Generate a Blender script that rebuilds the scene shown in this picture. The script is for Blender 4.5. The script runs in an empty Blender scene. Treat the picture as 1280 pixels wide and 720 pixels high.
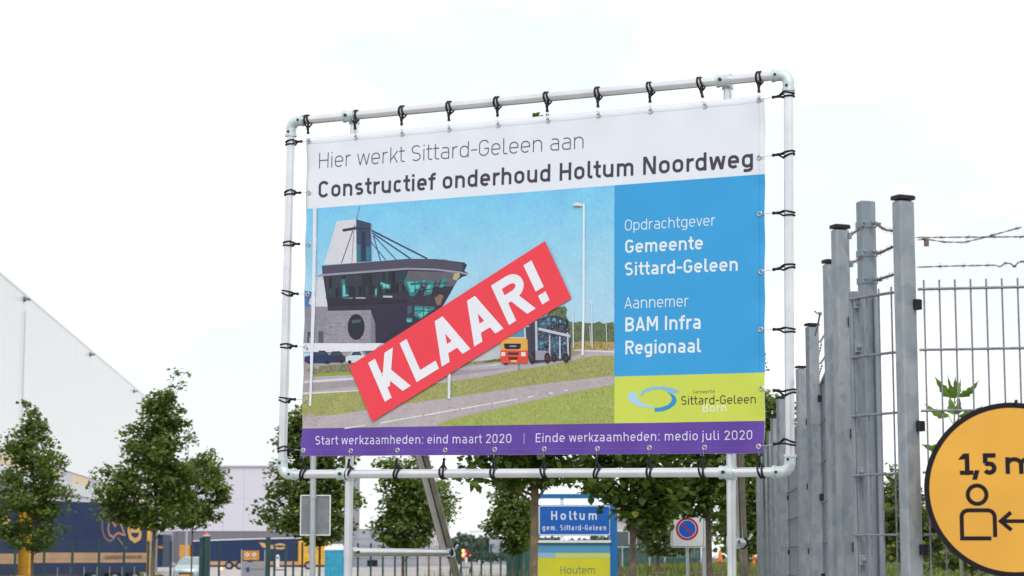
import bpy, bmesh, math, random
import numpy as np
from mathutils import Vector, Matrix
random.seed(7); rng = np.random.default_rng(11)
SC = bpy.context.scene; COL = SC.collection
PI = math.pi; R = math.radians
# ---------------------------------------------------------------- camera, sky, sun, exposure
F = 2600.0; CX, CY = 640.0, 360.0; EYE = 1.5; HY = 696.0
PITCH = math.atan((HY-CY)/F)
cd = bpy.data.cameras.new('camera'); cam = bpy.data.objects.new('camera', cd); COL.objects.link(cam)
cd.lens = F/1280*36; cd.sensor_width = 36; cd.clip_start = .05; cd.clip_end = 4000
cam.location = (0, 0, EYE); cam.rotation_euler = (PI/2+PITCH, 0, 0)
cd.dof.use_dof = True; cd.dof.focus_distance = 10.4; cd.dof.aperture_fstop = 8
SC.camera = cam
SUN_EL, SUN_AZ = R(48), R(172)          # azimuth clockwise from +Y: almost straight behind the camera
w = bpy.data.worlds.new('World'); SC.world = w; w.use_nodes = True
nt = w.node_tree; nt.nodes.clear(); L = nt.links.new
out = nt.nodes.new('ShaderNodeOutputWorld'); bg = nt.nodes.new('ShaderNodeBackground'); bg.inputs[1].default_value = .12
sky = nt.nodes.new('ShaderNodeTexSky'); sky.sky_type = 'NISHITA'; sky.sun_disc = False
sky.sun_elevation = SUN_EL; sky.sun_rotation = SUN_AZ
tc = nt.nodes.new('ShaderNodeTexCoord'); nz = nt.nodes.new('ShaderNodeTexNoise')
nz.inputs['Scale'].default_value = 5.5; nz.inputs['Detail'].default_value = 7
mp = nt.nodes.new('ShaderNodeMapping'); mp.inputs['Scale'].default_value = (1, 1, 2.2)
L(tc.outputs['Generated'], mp.inputs[0]); L(mp.outputs[0], nz.inputs['Vector'])
cr = nt.nodes.new('ShaderNodeValToRGB')   # bright overcast: thin cloud nearly everywhere
cr.color_ramp.elements[0].position = .40; cr.color_ramp.elements[0].color = (7.0, 7.4, 7.6, 1)
cr.color_ramp.elements[1].position = .58; cr.color_ramp.elements[1].color = (8.9, 8.95, 8.95, 1)
L(nz.outputs[0], cr.inputs[0])
mx = nt.nodes.new('ShaderNodeMix'); mx.data_type = 'RGBA'; mx.inputs[0].default_value = .93
L(sky.outputs[0], mx.inputs[6]); L(cr.outputs[0], mx.inputs[7]); L(mx.outputs[2], bg.inputs[0]); L(bg.outputs[0], out.inputs[0])
sd = bpy.data.lights.new('sun', 'SUN'); sd.energy = 1.45; sd.angle = R(16); sd.color = (1, .96, .9)
sun = bpy.data.objects.new('sun', sd); COL.objects.link(sun)
sdir = Vector((math.sin(SUN_AZ)*math.cos(SUN_EL), math.cos(SUN_AZ)*math.cos(SUN_EL), math.sin(SUN_EL)))
sun.rotation_euler = sdir.to_track_quat('Z', 'Y').to_euler()
SC.view_settings.view_transform = 'Standard'; SC.view_settings.look = 'None'
SC.view_settings.exposure = 0.22; SC.view_settings.gamma = 1
# ---------------------------------------------------------------- measuring: a direction through the lens at a given depth
FW = Vector((0, math.cos(PITCH), math.sin(PITCH))); UP = Vector((0, -math.sin(PITCH), math.cos(PITCH))); RT = Vector((1, 0, 0))
def ray(px, py): return FW + RT*((px-CX)/F) + UP*((CY-py)/F)
def P(px, py, Y):
    d = ray(px, py); return Vector((0, 0, EYE)) + d*(Y/d.y)
# ---------------------------------------------------------------- materials
def lin(c): return tuple(((x/255+.055)/1.055)**2.4 if x/255 > .04045 else x/255/12.92 for x in c)
def mat(name, col, rough=.6, metal=0.0, noise=None, bump=0, spec=.5, dirt=None):
    """noise = (scale, second colour, contrast low, high); bump strength with same scale"""
    m = bpy.data.materials.new(name); m.use_nodes = True; n = m.node_tree.nodes; l = m.node_tree.links.new
    b = n['Principled BSDF']; b.inputs['Base Color'].default_value = (*col[:3], 1)
    b.inputs['Roughness'].default_value = rough; b.inputs['Metallic'].default_value = metal
    b.inputs['Specular IOR Level'].default_value = spec
    if noise:
        t = n.new('ShaderNodeTexCoord'); z = n.new('ShaderNodeTexNoise'); z.inputs['Scale'].default_value = noise[0]
        z.inputs['Detail'].default_value = 6
        r = n.new('ShaderNodeMapRange'); r.inputs[1].default_value = noise[2]; r.inputs[2].default_value = noise[3]
        x = n.new('ShaderNodeMix'); x.data_type = 'RGBA'; x.inputs[6].default_value = (*col[:3], 1); x.inputs[7].default_value = (*noise[1], 1)
        l(t.outputs['Object'], z.inputs['Vector']); l(z.outputs[0], r.inputs[0]); l(r.outputs[0], x.inputs[0]); l(x.outputs[2], b.inputs['Base Color'])
        if bump:
            u = n.new('ShaderNodeBump'); u.inputs['Strength'].default_value = bump; u.inputs['Distance'].default_value = .01
            l(z.outputs[0], u.inputs['Height']); l(u.outputs[0], b.inputs['Normal'])
    return m
def galv(name, c0, c1, metal=.45, rough=.5, scale=22, sz=.7):
    """hot-dip zinc: voronoi spangle plus streaks"""
    m = bpy.data.materials.new(name); m.use_nodes = True; n = m.node_tree.nodes; l = m.node_tree.links.new
    b = n['Principled BSDF']; b.inputs['Metallic'].default_value = metal
    t = n.new('ShaderNodeTexCoord'); mpn = n.new('ShaderNodeMapping'); mpn.inputs['Scale'].default_value = (1, 1, sz)
    z = n.new('ShaderNodeTexNoise'); z.inputs['Scale'].default_value = 9; z.inputs['Detail'].default_value = 5; z.inputs['Distortion'].default_value = 1.2
    v = n.new('ShaderNodeTexVoronoi'); v.inputs['Scale'].default_value = scale; v.inputs['Randomness'].default_value = 1
    oi = n.new('ShaderNodeObjectInfo'); om = n.new('ShaderNodeMath'); om.operation = 'MULTIPLY'; om.inputs[1].default_value = 60; l(oi.outputs['Random'], om.inputs[0])
    l(t.outputs['Object'], mpn.inputs['Vector']); l(om.outputs[0], mpn.inputs['Location']); l(mpn.outputs[0], z.inputs['Vector'])
    va = n.new('ShaderNodeVectorMath'); va.operation = 'ADD'
    sc = n.new('ShaderNodeVectorMath'); sc.operation = 'SCALE'; sc.inputs['Scale'].default_value = .05
    l(z.outputs['Color'], sc.inputs[0]); l(sc.outputs[0], va.inputs[0]); l(mpn.outputs[0], va.inputs[1]); l(va.outputs[0], v.inputs['Vector'])
    sp = n.new('ShaderNodeSeparateColor'); l(v.outputs['Color'], sp.inputs[0])
    ad = n.new('ShaderNodeMath'); ad.operation = 'MULTIPLY_ADD'; ad.inputs[1].default_value = .6; l(sp.outputs[0], ad.inputs[0])
    r = n.new('ShaderNodeMapRange'); r.inputs[1].default_value = .3; r.inputs[2].default_value = .7; r.inputs[4].default_value = .5
    l(z.outputs[0], r.inputs[0]); l(r.outputs[0], ad.inputs[2])
    x = n.new('ShaderNodeMix'); x.data_type = 'RGBA'; x.inputs[6].default_value = (*c0, 1); x.inputs[7].default_value = (*c1, 1)
    l(ad.outputs[0], x.inputs[0]); l(x.outputs[2], b.inputs['Base Color'])
    rr = n.new('ShaderNodeMapRange'); rr.inputs[3].default_value = rough-.12; rr.inputs[4].default_value = rough+.15
    l(ad.outputs[0], rr.inputs[0]); l(rr.outputs[0], b.inputs['Roughness'])
    u = n.new('ShaderNodeBump'); u.inputs['Strength'].default_value = .06; u.inputs['Distance'].default_value = .002
    l(z.outputs[0], u.inputs['Height']); l(u.outputs[0], b.inputs['Normal'])
    return m
def leafmat(name, c0, c1, tr=.35):
    m = bpy.data.materials.new(name); m.use_nodes = True; n = m.node_tree.nodes; l = m.node_tree.links.new
    b = n['Principled BSDF']; b.inputs['Roughness'].default_value = .5; b.inputs['Specular IOR Level'].default_value = .35
    g = n.new('ShaderNodeNewGeometry'); cr = n.new('ShaderNodeValToRGB')
    e = cr.color_ramp.elements; e[0].color = (*c0, 1); e[1].color = (*c1, 1)
    k = e.new(.93); k.color = tuple(a*1.05 for a in c1)+(1,); e[2].color = (c1[0]*2.1, c1[1]*1.6, c1[2]*1.1, 1)
    l(g.outputs['Random Per Island'], cr.inputs[0]); l(cr.outputs[0], b.inputs['Base Color'])
    t = n.new('ShaderNodeBsdfTranslucent'); hs = n.new('ShaderNodeMix'); hs.data_type = 'RGBA'; hs.blend_type = 'MULTIPLY'; hs.inputs[0].default_value = 1
    hs.inputs[7].default_value = (1.5, 1.7, .7, 1); l(cr.outputs[0], hs.inputs[6]); l(hs.outputs[2], t.inputs[0])
    ms = n.new('ShaderNodeMixShader'); ms.inputs[0].default_value = tr
    l(b.outputs[0], ms.inputs[1]); l(t.outputs[0], ms.inputs[2]); l(ms.outputs[0], n['Material Output'].inputs[0])
    return m
M = {}
M['tube'] = mat('brushed_tube', (.66, .68, .72), .3, .88, noise=(7, (.82, .82, .85), .3, .7), bump=.02)
M['fitting'] = mat('cast_zinc', (.66, .74, .75), .42, .55, noise=(40, (.54, .62, .64), .3, .7), bump=.25)
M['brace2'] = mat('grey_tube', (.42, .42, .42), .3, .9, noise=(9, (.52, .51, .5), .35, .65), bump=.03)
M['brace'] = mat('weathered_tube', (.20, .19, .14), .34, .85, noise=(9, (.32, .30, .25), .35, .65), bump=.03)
M['galv'] = galv('galvanised_post', (.20, .245, .29), (.345, .37, .40), metal=.4, rough=.5, scale=36, sz=.6)
M['galv2'] = galv('galvanised_gate', (.18, .23, .28), (.28, .31, .35), metal=.35, rough=.5, scale=12)
M['wire'] = mat('galvanised_rod', (.24, .26, .31), .5, .35, noise=(60, (.17, .16, .18), .4, .7))
M['barb'] = mat('barbed_wire_steel', (.16, .13, .13), .7, .3, noise=(80, (.09, .05, .04), .45, .65))
M['rubber'] = mat('black_rubber', (.008, .007, .012), .6, noise=(90, (.014, .012, .018), .4, .6), bump=.2, spec=.3)
M['plastic'] = mat('black_plastic_cap', (.010, .009, .014), .5, noise=(70, (.018, .015, .022), .4, .6), spec=.3)
M['steel'] = mat('bright_steel', (.6, .6, .6), .3, .95)
M['screw'] = mat('dark_screw', (.05, .05, .05), .4, .6)
M['bark'] = mat('bark', (.13, .095, .08), .9, noise=(28, (.21, .16, .12), .4, .65), bump=.6)
M['bark_moss'] = mat('bark_mossy', (.15, .12, .09), .9, noise=(22, (.24, .17, .09), .4, .65), bump=.6)
M['leaf'] = leafmat('leaves_dark', (.055, .095, .026), (.16, .21, .06), tr=.38)
M['leafb'] = leafmat('leaves_broad', (.042, .075, .02), (.125, .185, .045), tr=.45)
M['leafo'] = leafmat('leaves_olive', (.07, .10, .04), (.17, .21, .08))
M['hedge'] = leafmat('leaves_hazed', (.045, .075, .055), (.08, .12, .085), tr=.15)  # bluish distance haze is put into the leaf colour
M['ground'] = mat('grass_ground', (.07, .10, .03), .95, noise=(1.3, (.13, .13, .05), .4, .62), bump=.5)
M['yard'] = mat('concrete_yard', (.40, .37, .36), .85, noise=(.09, (.50, .47, .45), .35, .65), bump=.1)
M['bounce_slab'] = mat('pale_bounce_slab', (.34, .33, .32), .9, noise=(2, (.40, .38, .36), .35, .65), bump=.2)  # kept pale to brighten the reflections in the frame tubes
M['asphalt'] = mat('asphalt_road', (.055, .055, .058), .9, noise=(3, (.075, .073, .072), .35, .65), bump=.2)
M['signback'] = mat('sign_back', (.21, .22, .25), .5, .3, noise=(14, (.25, .26, .29), .4, .6))
M['pole'] = galv('painted_zinc_pole', (.42, .47, .52), (.5, .54, .59), metal=.3, rough=.5, scale=9)
M['white'] = mat('white_paint', (.74, .76, .8), .5, noise=(12, (.68, .70, .74), .4, .7))
M['clad_l'] = mat('pale_cladding', (.90, .925, .95), .3, noise=(.07, (.93, .92, .94), .4, .6))
M['clad_2'] = mat('lavender_cladding', (.56, .55, .64), .55, noise=(.05, (.59, .57, .65), .4, .6))
M['clad_dk'] = mat('grey_base_cladding', (.16, .15, .18), .6, noise=(.3, (.18, .17, .2), .4, .6))
M['clad_md'] = mat('mid_grey_cladding', (.27, .27, .31), .6, noise=(.3, (.31, .3, .34), .4, .6))
M['ochre'] = mat('ochre_panel', (.78, .60, .36), .55, noise=(.4, (.72, .56, .36), .4, .6))
M['tarp'] = mat('navy_tarpaulin', (.014, .028, .085), .55, noise=(1.5, (.019, .036, .105), .35, .65), bump=.4, spec=.3)
M['tan'] = mat('tan_print', (.50, .30, .16), .6, noise=(2, (.44, .27, .15), .4, .6))
M['orange'] = mat('orange_paint', (.62, .27, .03), .45, noise=(3, (.52, .22, .02), .4, .65))
M['yellow'] = mat('yellow_paint', (.75, .40, .03), .4, noise=(2, (.68, .34, .03), .4, .65))
M['green'] = mat('dark_green_coating', (.01, .045, .05), .5, noise=(9, (.015, .06, .06), .4, .6))
M['greenw'] = mat('dark_green_wire', (.02, .06, .06), .6)
M['teal'] = mat('green_windbreak', (.012, .07, .065), .8, noise=(2.5, (.02, .10, .09), .4, .6), bump=.3)
M['glass'] = mat('dark_glass', (.04, .06, .07), .08, .0, spec=.9)
M['carglass'] = mat('car_glass', (.22, .30, .32), .1, .0, spec=.9)
M['carpaint'] = mat('silver_blue_paint', (.45, .54, .57), .3, .4)
M['tyre'] = mat('tyre_rubber', (.02, .02, .02), .85)
M['cyan'] = mat('cyan_plastic', (.02, .33, .50), .45, noise=(3, (.02, .28, .44), .4, .6))
M['blue'] = mat('traffic_blue', (.005, .11, .48), .4, noise=(6, (.005, .10, .43), .4, .6))
M['pblue'] = mat('portal_blue', (.01, .15, .42), .4, noise=(6, (.01, .13, .37), .4, .6))
M['lblue'] = mat('light_blue_print', (.10, .33, .52), .5)
M['pyellow'] = mat('lime_yellow_print', (.62, .58, .02), .5, noise=(3, (.56, .54, .03), .4, .6))
M['plime'] = mat('pale_lime_print', (.55, .62, .2), .5)
M['ppale'] = mat('pale_blue_print', (.3, .48, .66), .5)
M['orange2'] = mat('cone_orange', (.75, .16, .02), .5)
M['red'] = mat('sign_red', (.60, .01, .02), .4)
M['signyellow'] = mat('mustard_sheet', (.73, .375, .042), .38, noise=(5, (.67, .34, .04), .35, .65), bump=.04)
M['ink'] = mat('near_black_ink', (.008, .004, .010), .5, spec=.25)
M['amber'] = mat('amber_lamp', (1, .3, .05), .4)
_b = M['amber'].node_tree.nodes['Principled BSDF']; _b.inputs['Emission Color'].default_value = (1, .33, .06, 1); _b.inputs['Emission Strength'].default_value = 6
M['redlamp'] = mat('red_lamp', (1, .02, .02), .4)
_b = M['redlamp'].node_tree.nodes['Principled BSDF']; _b.inputs['Emission Color'].default_value = (1, .05, .04, 1); _b.inputs['Emission Strength'].default_value = 1.5
M['brick'] = mat('pink_roof_tile', (.38, .22, .20), .8, noise=(2, (.30, .18, .17), .4, .6))
M['farhaze'] = mat('far_hazed_cladding', (.80, .82, .90), .6)  # white cladding with the haze of distance painted into its colour
M['tank'] = mat('tank_steel', (.36, .38, .45), .4, .5, noise=(.5, (.42, .43, .5), .4, .6))
M['stone'] = mat('beige_render', (.52, .48, .52), .7, noise=(.4, (.46, .43, .47), .4, .6))
M['weedleaf'] = mat('weed_leaf', (.14, .25, .025), .5, noise=(30, (.10, .19, .02), .4, .6), spec=.3)
M['stem'] = mat('weed_stem', (.2, .27, .12), .6)
M['flower'] = leafmat('yellow_weeds', (.09, .12, .03), (.24, .22, .05), tr=.3)
M['grassblade'] = leafmat('grass_blades', (.07, .10, .025), (.16, .2, .06), tr=.3)
# print material: colour from the printed mesh's colour attribute, vinyl weave relief
def print_material():
    m = bpy.data.materials.new('vinyl_print'); m.use_nodes = True; n = m.node_tree.nodes; l = m.node_tree.links.new
    b = n['Principled BSDF']; b.inputs['Roughness'].default_value = .5; b.inputs['Specular IOR Level'].default_value = .3
    a = n.new('ShaderNodeAttribute'); a.attribute_name = 'Col'
    t = n.new('ShaderNodeTexCoord'); z = n.new('ShaderNodeTexNoise'); z.inputs['Scale'].default_value = 3; z.inputs['Detail'].default_value = 5
    l(t.outputs['Object'], z.inputs['Vector'])
    r = n.new('ShaderNodeMapRange'); r.inputs[1].default_value = .3; r.inputs[2].default_value = .7; r.inputs[3].default_value = .965; r.inputs[4].default_value = 1.02
    l(z.outputs[0], r.inputs[0])
    x = n.new('ShaderNodeVectorMath'); x.operation = 'SCALE'; l(a.outputs['Color'], x.inputs[0]); l(r.outputs[0], x.inputs['Scale']); l(x.outputs[0], b.inputs['Base Color'])
    u = n.new('ShaderNodeBump'); u.inputs['Strength'].default_value = .25; u.inputs['Distance'].default_value = .01; l(z.outputs[0], u.inputs['Height']); l(u.outputs[0], b.inputs['Normal'])
    return m
def photo_material():
    m = print_material(); m.name = 'photographic_print'; n = m.node_tree.nodes; l = m.node_tree.links.new; b = n['Principled BSDF']
    src = b.inputs['Base Color'].links[0].from_socket; t = n.new('ShaderNodeTexCoord'); prev = src
    for sc, f, de in ((9, .22, 8), (55, .28, 5), (170, .18, 2)):
        z = n.new('ShaderNodeTexNoise'); z.inputs['Scale'].default_value = sc; z.inputs['Detail'].default_value = de; l(t.outputs['Object'], z.inputs['Vector'])
        hs = n.new('ShaderNodeHueSaturation'); hs.inputs['Saturation'].default_value = .35; l(z.outputs['Color'], hs.inputs['Color'])
        x = n.new('ShaderNodeMix'); x.data_type = 'RGBA'; x.blend_type = 'OVERLAY'; x.inputs[0].default_value = f; l(prev, x.inputs[6]); l(hs.outputs[0], x.inputs[7]); prev = x.outputs[2]
    l(prev, b.inputs['Base Color']); return m
M['print'] = print_material(); M['photo'] = photo_material()
# ---------------------------------------------------------------- objects
WLOC = {}
def tag(o, label=None, cat=None, group=None, kind=None):
    if label: o['label'] = label
    if cat: o['category'] = cat
    if group: o['group'] = group
    if kind: o['kind'] = kind
    return o
def empty(name, loc, label, cat, group=None):
    o = bpy.data.objects.new(name, None); COL.objects.link(o); o.location = loc; o.empty_display_size = .1
    WLOC[o.name] = Vector(loc); return tag(o, label, cat, group)
def link(name, me, material, parent=None, origin=None):
    o = bpy.data.objects.new(name, me); COL.objects.link(o)
    me.materials.append(material)
    base = WLOC[parent.name] if parent else Vector((0, 0, 0))
    og = Vector(origin) if origin is not None else base
    me.transform(Matrix.Translation(-og))
    o.location = og-base; o.parent = parent; WLOC[o.name] = og
    return o
class MB:
    def __init__(s): s.v = []; s.f = []; s.sm = []
    def add(s, vs, fs, smooth=False):
        b = len(s.v); s.v += [tuple(v) for v in vs]; s.f += [tuple(i+b for i in f) for f in fs]; s.sm += [smooth]*len(fs); return s
    def box(s, c, size, rz=0.0, ux=None, taper=1.0):
        c = Vector(c); hx, hy, hz = size[0]/2, size[1]/2, size[2]/2
        u = Vector((math.cos(rz), math.sin(rz), 0)); v = Vector((-math.sin(rz), math.cos(rz), 0)); vs = []
        for z, k in ((-hz, 1), (hz, taper)):
            for a, b in ((-1, -1), (1, -1), (1, 1), (-1, 1)): vs.append(c+u*a*hx*k+v*b*hy*k+Vector((0, 0, z)))
        return s.add(vs, [(0, 3, 2, 1), (4, 5, 6, 7), (0, 1, 5, 4), (1, 2, 6, 5), (2, 3, 7, 6), (3, 0, 4, 7)])
    def bbox(s, c, size, rz=0.0, bev=.01):
        """box with bevelled vertical edges and softened top"""
        hx, hy = size[0]/2, size[1]/2; z0 = c[2]-size[2]/2; z1 = c[2]+size[2]/2
        ring = []
        for sx, sy, a0 in ((1, -1, -90), (1, 1, 0), (-1, 1, 90), (-1, -1, 180)):
            for k in range(3):
                a = R(a0+45*k); ring.append((sx*(hx-bev)+bev*math.cos(a), sy*(hy-bev)+bev*math.sin(a)))
        cr, sr = math.cos(rz), math.sin(rz)
        def q(x, y, z): return (c[0]+x*cr-y*sr, c[1]+x*sr+y*cr, z)
        n = len(ring); vs = [q(x, y, z0) for x, y in ring]+[q(x, y, z1-bev*.5) for x, y in ring]+[q(x*(1-bev*.6/hx), y*(1-bev*.6/hy), z1) for x, y in ring]
        fs = [(i, (i+1) % n, n+(i+1) % n, n+i) for i in range(n)]+[(n+i, n+(i+1) % n, 2*n+(i+1) % n, 2*n+i) for i in range(n)]
        fs += [tuple(range(n-1, -1, -1)), tuple(range(2*n, 3*n))]
        return s.add(vs, fs)
    def tube(s, pts, r, n=8, closed=False, cap=True):
        pts = [Vector(p) for p in pts]; rr = r if isinstance(r, (list, tuple)) else [r]*len(pts); m = len(pts); vs = []
        t0 = (pts[1]-pts[0]).normalized(); ref = Vector((0, 0, 1)) if abs(t0.z) < .9 else Vector((0, 1, 0))
        nrm = t0.cross(ref).normalized()
        for i, p in enumerate(pts):
            if closed: t = (pts[(i+1) % m]-pts[i-1]).normalized()
            else: t = (pts[min(i+1, m-1)]-pts[max(i-1, 0)]).normalized()
            nrm = (nrm-t*nrm.dot(t)).normalized(); bn = t.cross(nrm)
            for k in range(n):
                a = 2*PI*k/n; vs.append(p+(nrm*math.cos(a)+bn*math.sin(a))*rr[i])
        fs = []
        for i in range(m if closed else m-1):
            j = (i+1) % m
            for k in range(n): fs.append((i*n+k, i*n+(k+1) % n, j*n+(k+1) % n, j*n+k))
        s.add(vs, fs, True)
        if not closed and cap:
            s.add([vs[k] for k in range(n)], [tuple(range(n-1, -1, -1))]); s.add([vs[(m-1)*n+k] for k in range(n)], [tuple(range(n))])
        return s
    def ball(s, c, r, n=8, sz=1.0):
        c = Vector(c); vs = [c+Vector((0, 0, r*sz))]; rows = n//2
        for i in range(1, rows):
            a = PI*i/rows
            for k in range(n): vs.append(c+Vector((r*math.sin(a)*math.cos(2*PI*k/n), r*math.sin(a)*math.sin(2*PI*k/n), r*sz*math.cos(a))))
        vs.append(c-Vector((0, 0, r*sz))); fs = [(0, 1+k, 1+(k+1) % n) for k in range(n)]
        for i in range(rows-2):
            for k in range(n): fs.append((1+i*n+k, 1+(i+1)*n+k, 1+(i+1)*n+(k+1) % n, 1+i*n+(k+1) % n))
        b = 1+(rows-2)*n; fs += [(len(vs)-1, b+(k+1) % n, b+k) for k in range(n)]
        return s.add(vs, fs, True)
    def mesh(s, name):
        me = bpy.data.meshes.new(name); me.from_pydata(s.v, [], s.f); me.polygons.foreach_set('use_smooth', s.sm); me.update(); return me
    def build(s, name, material, parent=None, origin=None, kind=None):
        o = link(name, s.mesh(name), material, parent, origin)
        if kind: o['kind'] = kind
        return o
def struct(o): o['kind'] = 'structure'; return o
def share(name, src, parent, loc):                   # another object on the same mesh; loc in world
    o = bpy.data.objects.new(name, src.data); COL.objects.link(o); o.parent = parent
    o.location = Vector(loc)-(WLOC[parent.name] if parent else Vector((0, 0, 0))); WLOC[o.name] = Vector(loc); return o
# ---------------------------------------------------------------- flat sheets that carry print
class Sheet:
    def __init__(s, o, u, v, n, disp=None): s.o, s.u, s.v, s.n = Vector(o), Vector(u), Vector(v), Vector(n); s.disp = disp or (lambda a, b: 0.0)
    def loc(s, px, py):
        d = ray(px, py); e = Vector((0, 0, EYE)); t = (s.o-e).dot(s.n)/d.dot(s.n); q = e+d*t-s.o
        return (q.dot(s.u), q.dot(s.v))
    def pt(s, a, b, off=0.0): return s.o+s.u*a+s.v*b+s.n*(off+s.disp(a, b))
class Print:
    """flat coloured shapes laid on a sheet, each a hair above the last"""
    def __init__(s, sheet, base=.0008, step=.00009, k=.88): s.sh = sheet; s.items = []; s.base = base; s.step = step; s.n = 0; s.k = k
    def lay(s): s.n += 1; return s.base+s.step*s.n
    def poly(s, pts, col, local=False, cols=None):
        if not local: pts = [s.sh.loc(*p) for p in pts]
        s.items.append(('p', pts, [0]*0, col, s.lay(), cols))
    def tris(s, vs, fs, col, off=None): s.items.append(('m', vs, fs, col, off if off is not None else s.lay(), None))
    def ribbon(s, pts, wid, col, closed=False, local=True, off=None, maxseg=.03):
        if not local: pts = [s.sh.loc(*p) for p in pts]
        q = []
        m = len(pts); rng_ = range(m if closed else m-1)
        for i in rng_:
            a = Vector(pts[i]); b = Vector(pts[(i+1) % m]); k = max(1, int((b-a).length/maxseg))
            for j in range(k): q.append(a+(b-a)*(j/k))
        if not closed: q.append(Vector(pts[-1]))
        n = len(q); vs = []
        for i in range(n):
            if closed: a, b, c = q[i-1], q[i], q[(i+1) % n]
            else: a, b, c = q[max(i-1, 0)], q[i], q[min(i+1, n-1)]
            d1 = (b-a).normalized() if (b-a).length > 1e-9 else (c-b).normalized()
            d2 = (c-b).normalized() if (c-b).length > 1e-9 else d1
            n1 = Vector((-d1.y, d1.x)); n2 = Vector((-d2.y, d2.x)); mm = n1+n2
            mm = mm.normalized() if mm.length > 1e-6 else n1
            k = min(1/max(mm.dot(n1), .3), 1.6)*wid/2
            vs += [tuple(b+mm*k), tuple(b-mm*k)]
        fs = [(2*i, 2*i+1, 2*((i+1) % n)+1, 2*((i+1) % n)) for i in range(n if closed else n-1)]
        s.items.append(('m', vs, fs, col, off if off is not None else s.lay(), None))
    def build(s, name, parent, cut=None, material=None):
        bm = bmesh.new(); cl = bm.loops.layers.float_color.new('Col'); zl = bm.verts.layers.float.new('off')
        for kind, vs, fs, col, off, cols in s.items:
            bv = [bm.verts.new((p[0], p[1], 0)) for p in vs]
            for v in bv: v[zl] = off
            c = tuple(x*s.k for x in lin(col))+(1,)
            if kind == 'p':
                f = bm.faces.new(bv); f.normal_update()
                if f.normal.z < 0: f.normal_flip()
                for i, lp in enumerate(f.loops): lp[cl] = c
                if cols:
                    cm = {v: cc for v, cc in zip(bv, cols)}
                    for lp in f.loops: lp[cl] = tuple(x*s.k for x in lin(cm[lp.vert]))+(1,)
            else:
                for t in fs:
                    try: f = bm.faces.new([bv[i] for i in t])
                    except ValueError: continue
                    f.normal_update()
                    if f.normal.z < 0: f.normal_flip()
                    for lp in f.loops: lp[cl] = c
        if cut:
            for ax, vals in ((0, cut[0]), (1, cut[1])):
                for x in vals:
                    bmesh.ops.bisect_plane(bm, geom=bm.verts[:]+bm.edges[:]+bm.faces[:], plane_co=(x if ax == 0 else 0, x if ax == 1 else 0, 0), plane_no=(1-ax, ax, 0), dist=1e-6)
        bmesh.ops.triangulate(bm, faces=[f for f in bm.faces if len(f.verts) > 4])
        for v in bm.verts: v.co = s.sh.pt(v.co.x, v.co.y, v[zl])
        me = bpy.data.meshes.new(name); bm.to_mesh(me); bm.free()
        o = link(name, me, material or M['print'], parent); return o
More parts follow.
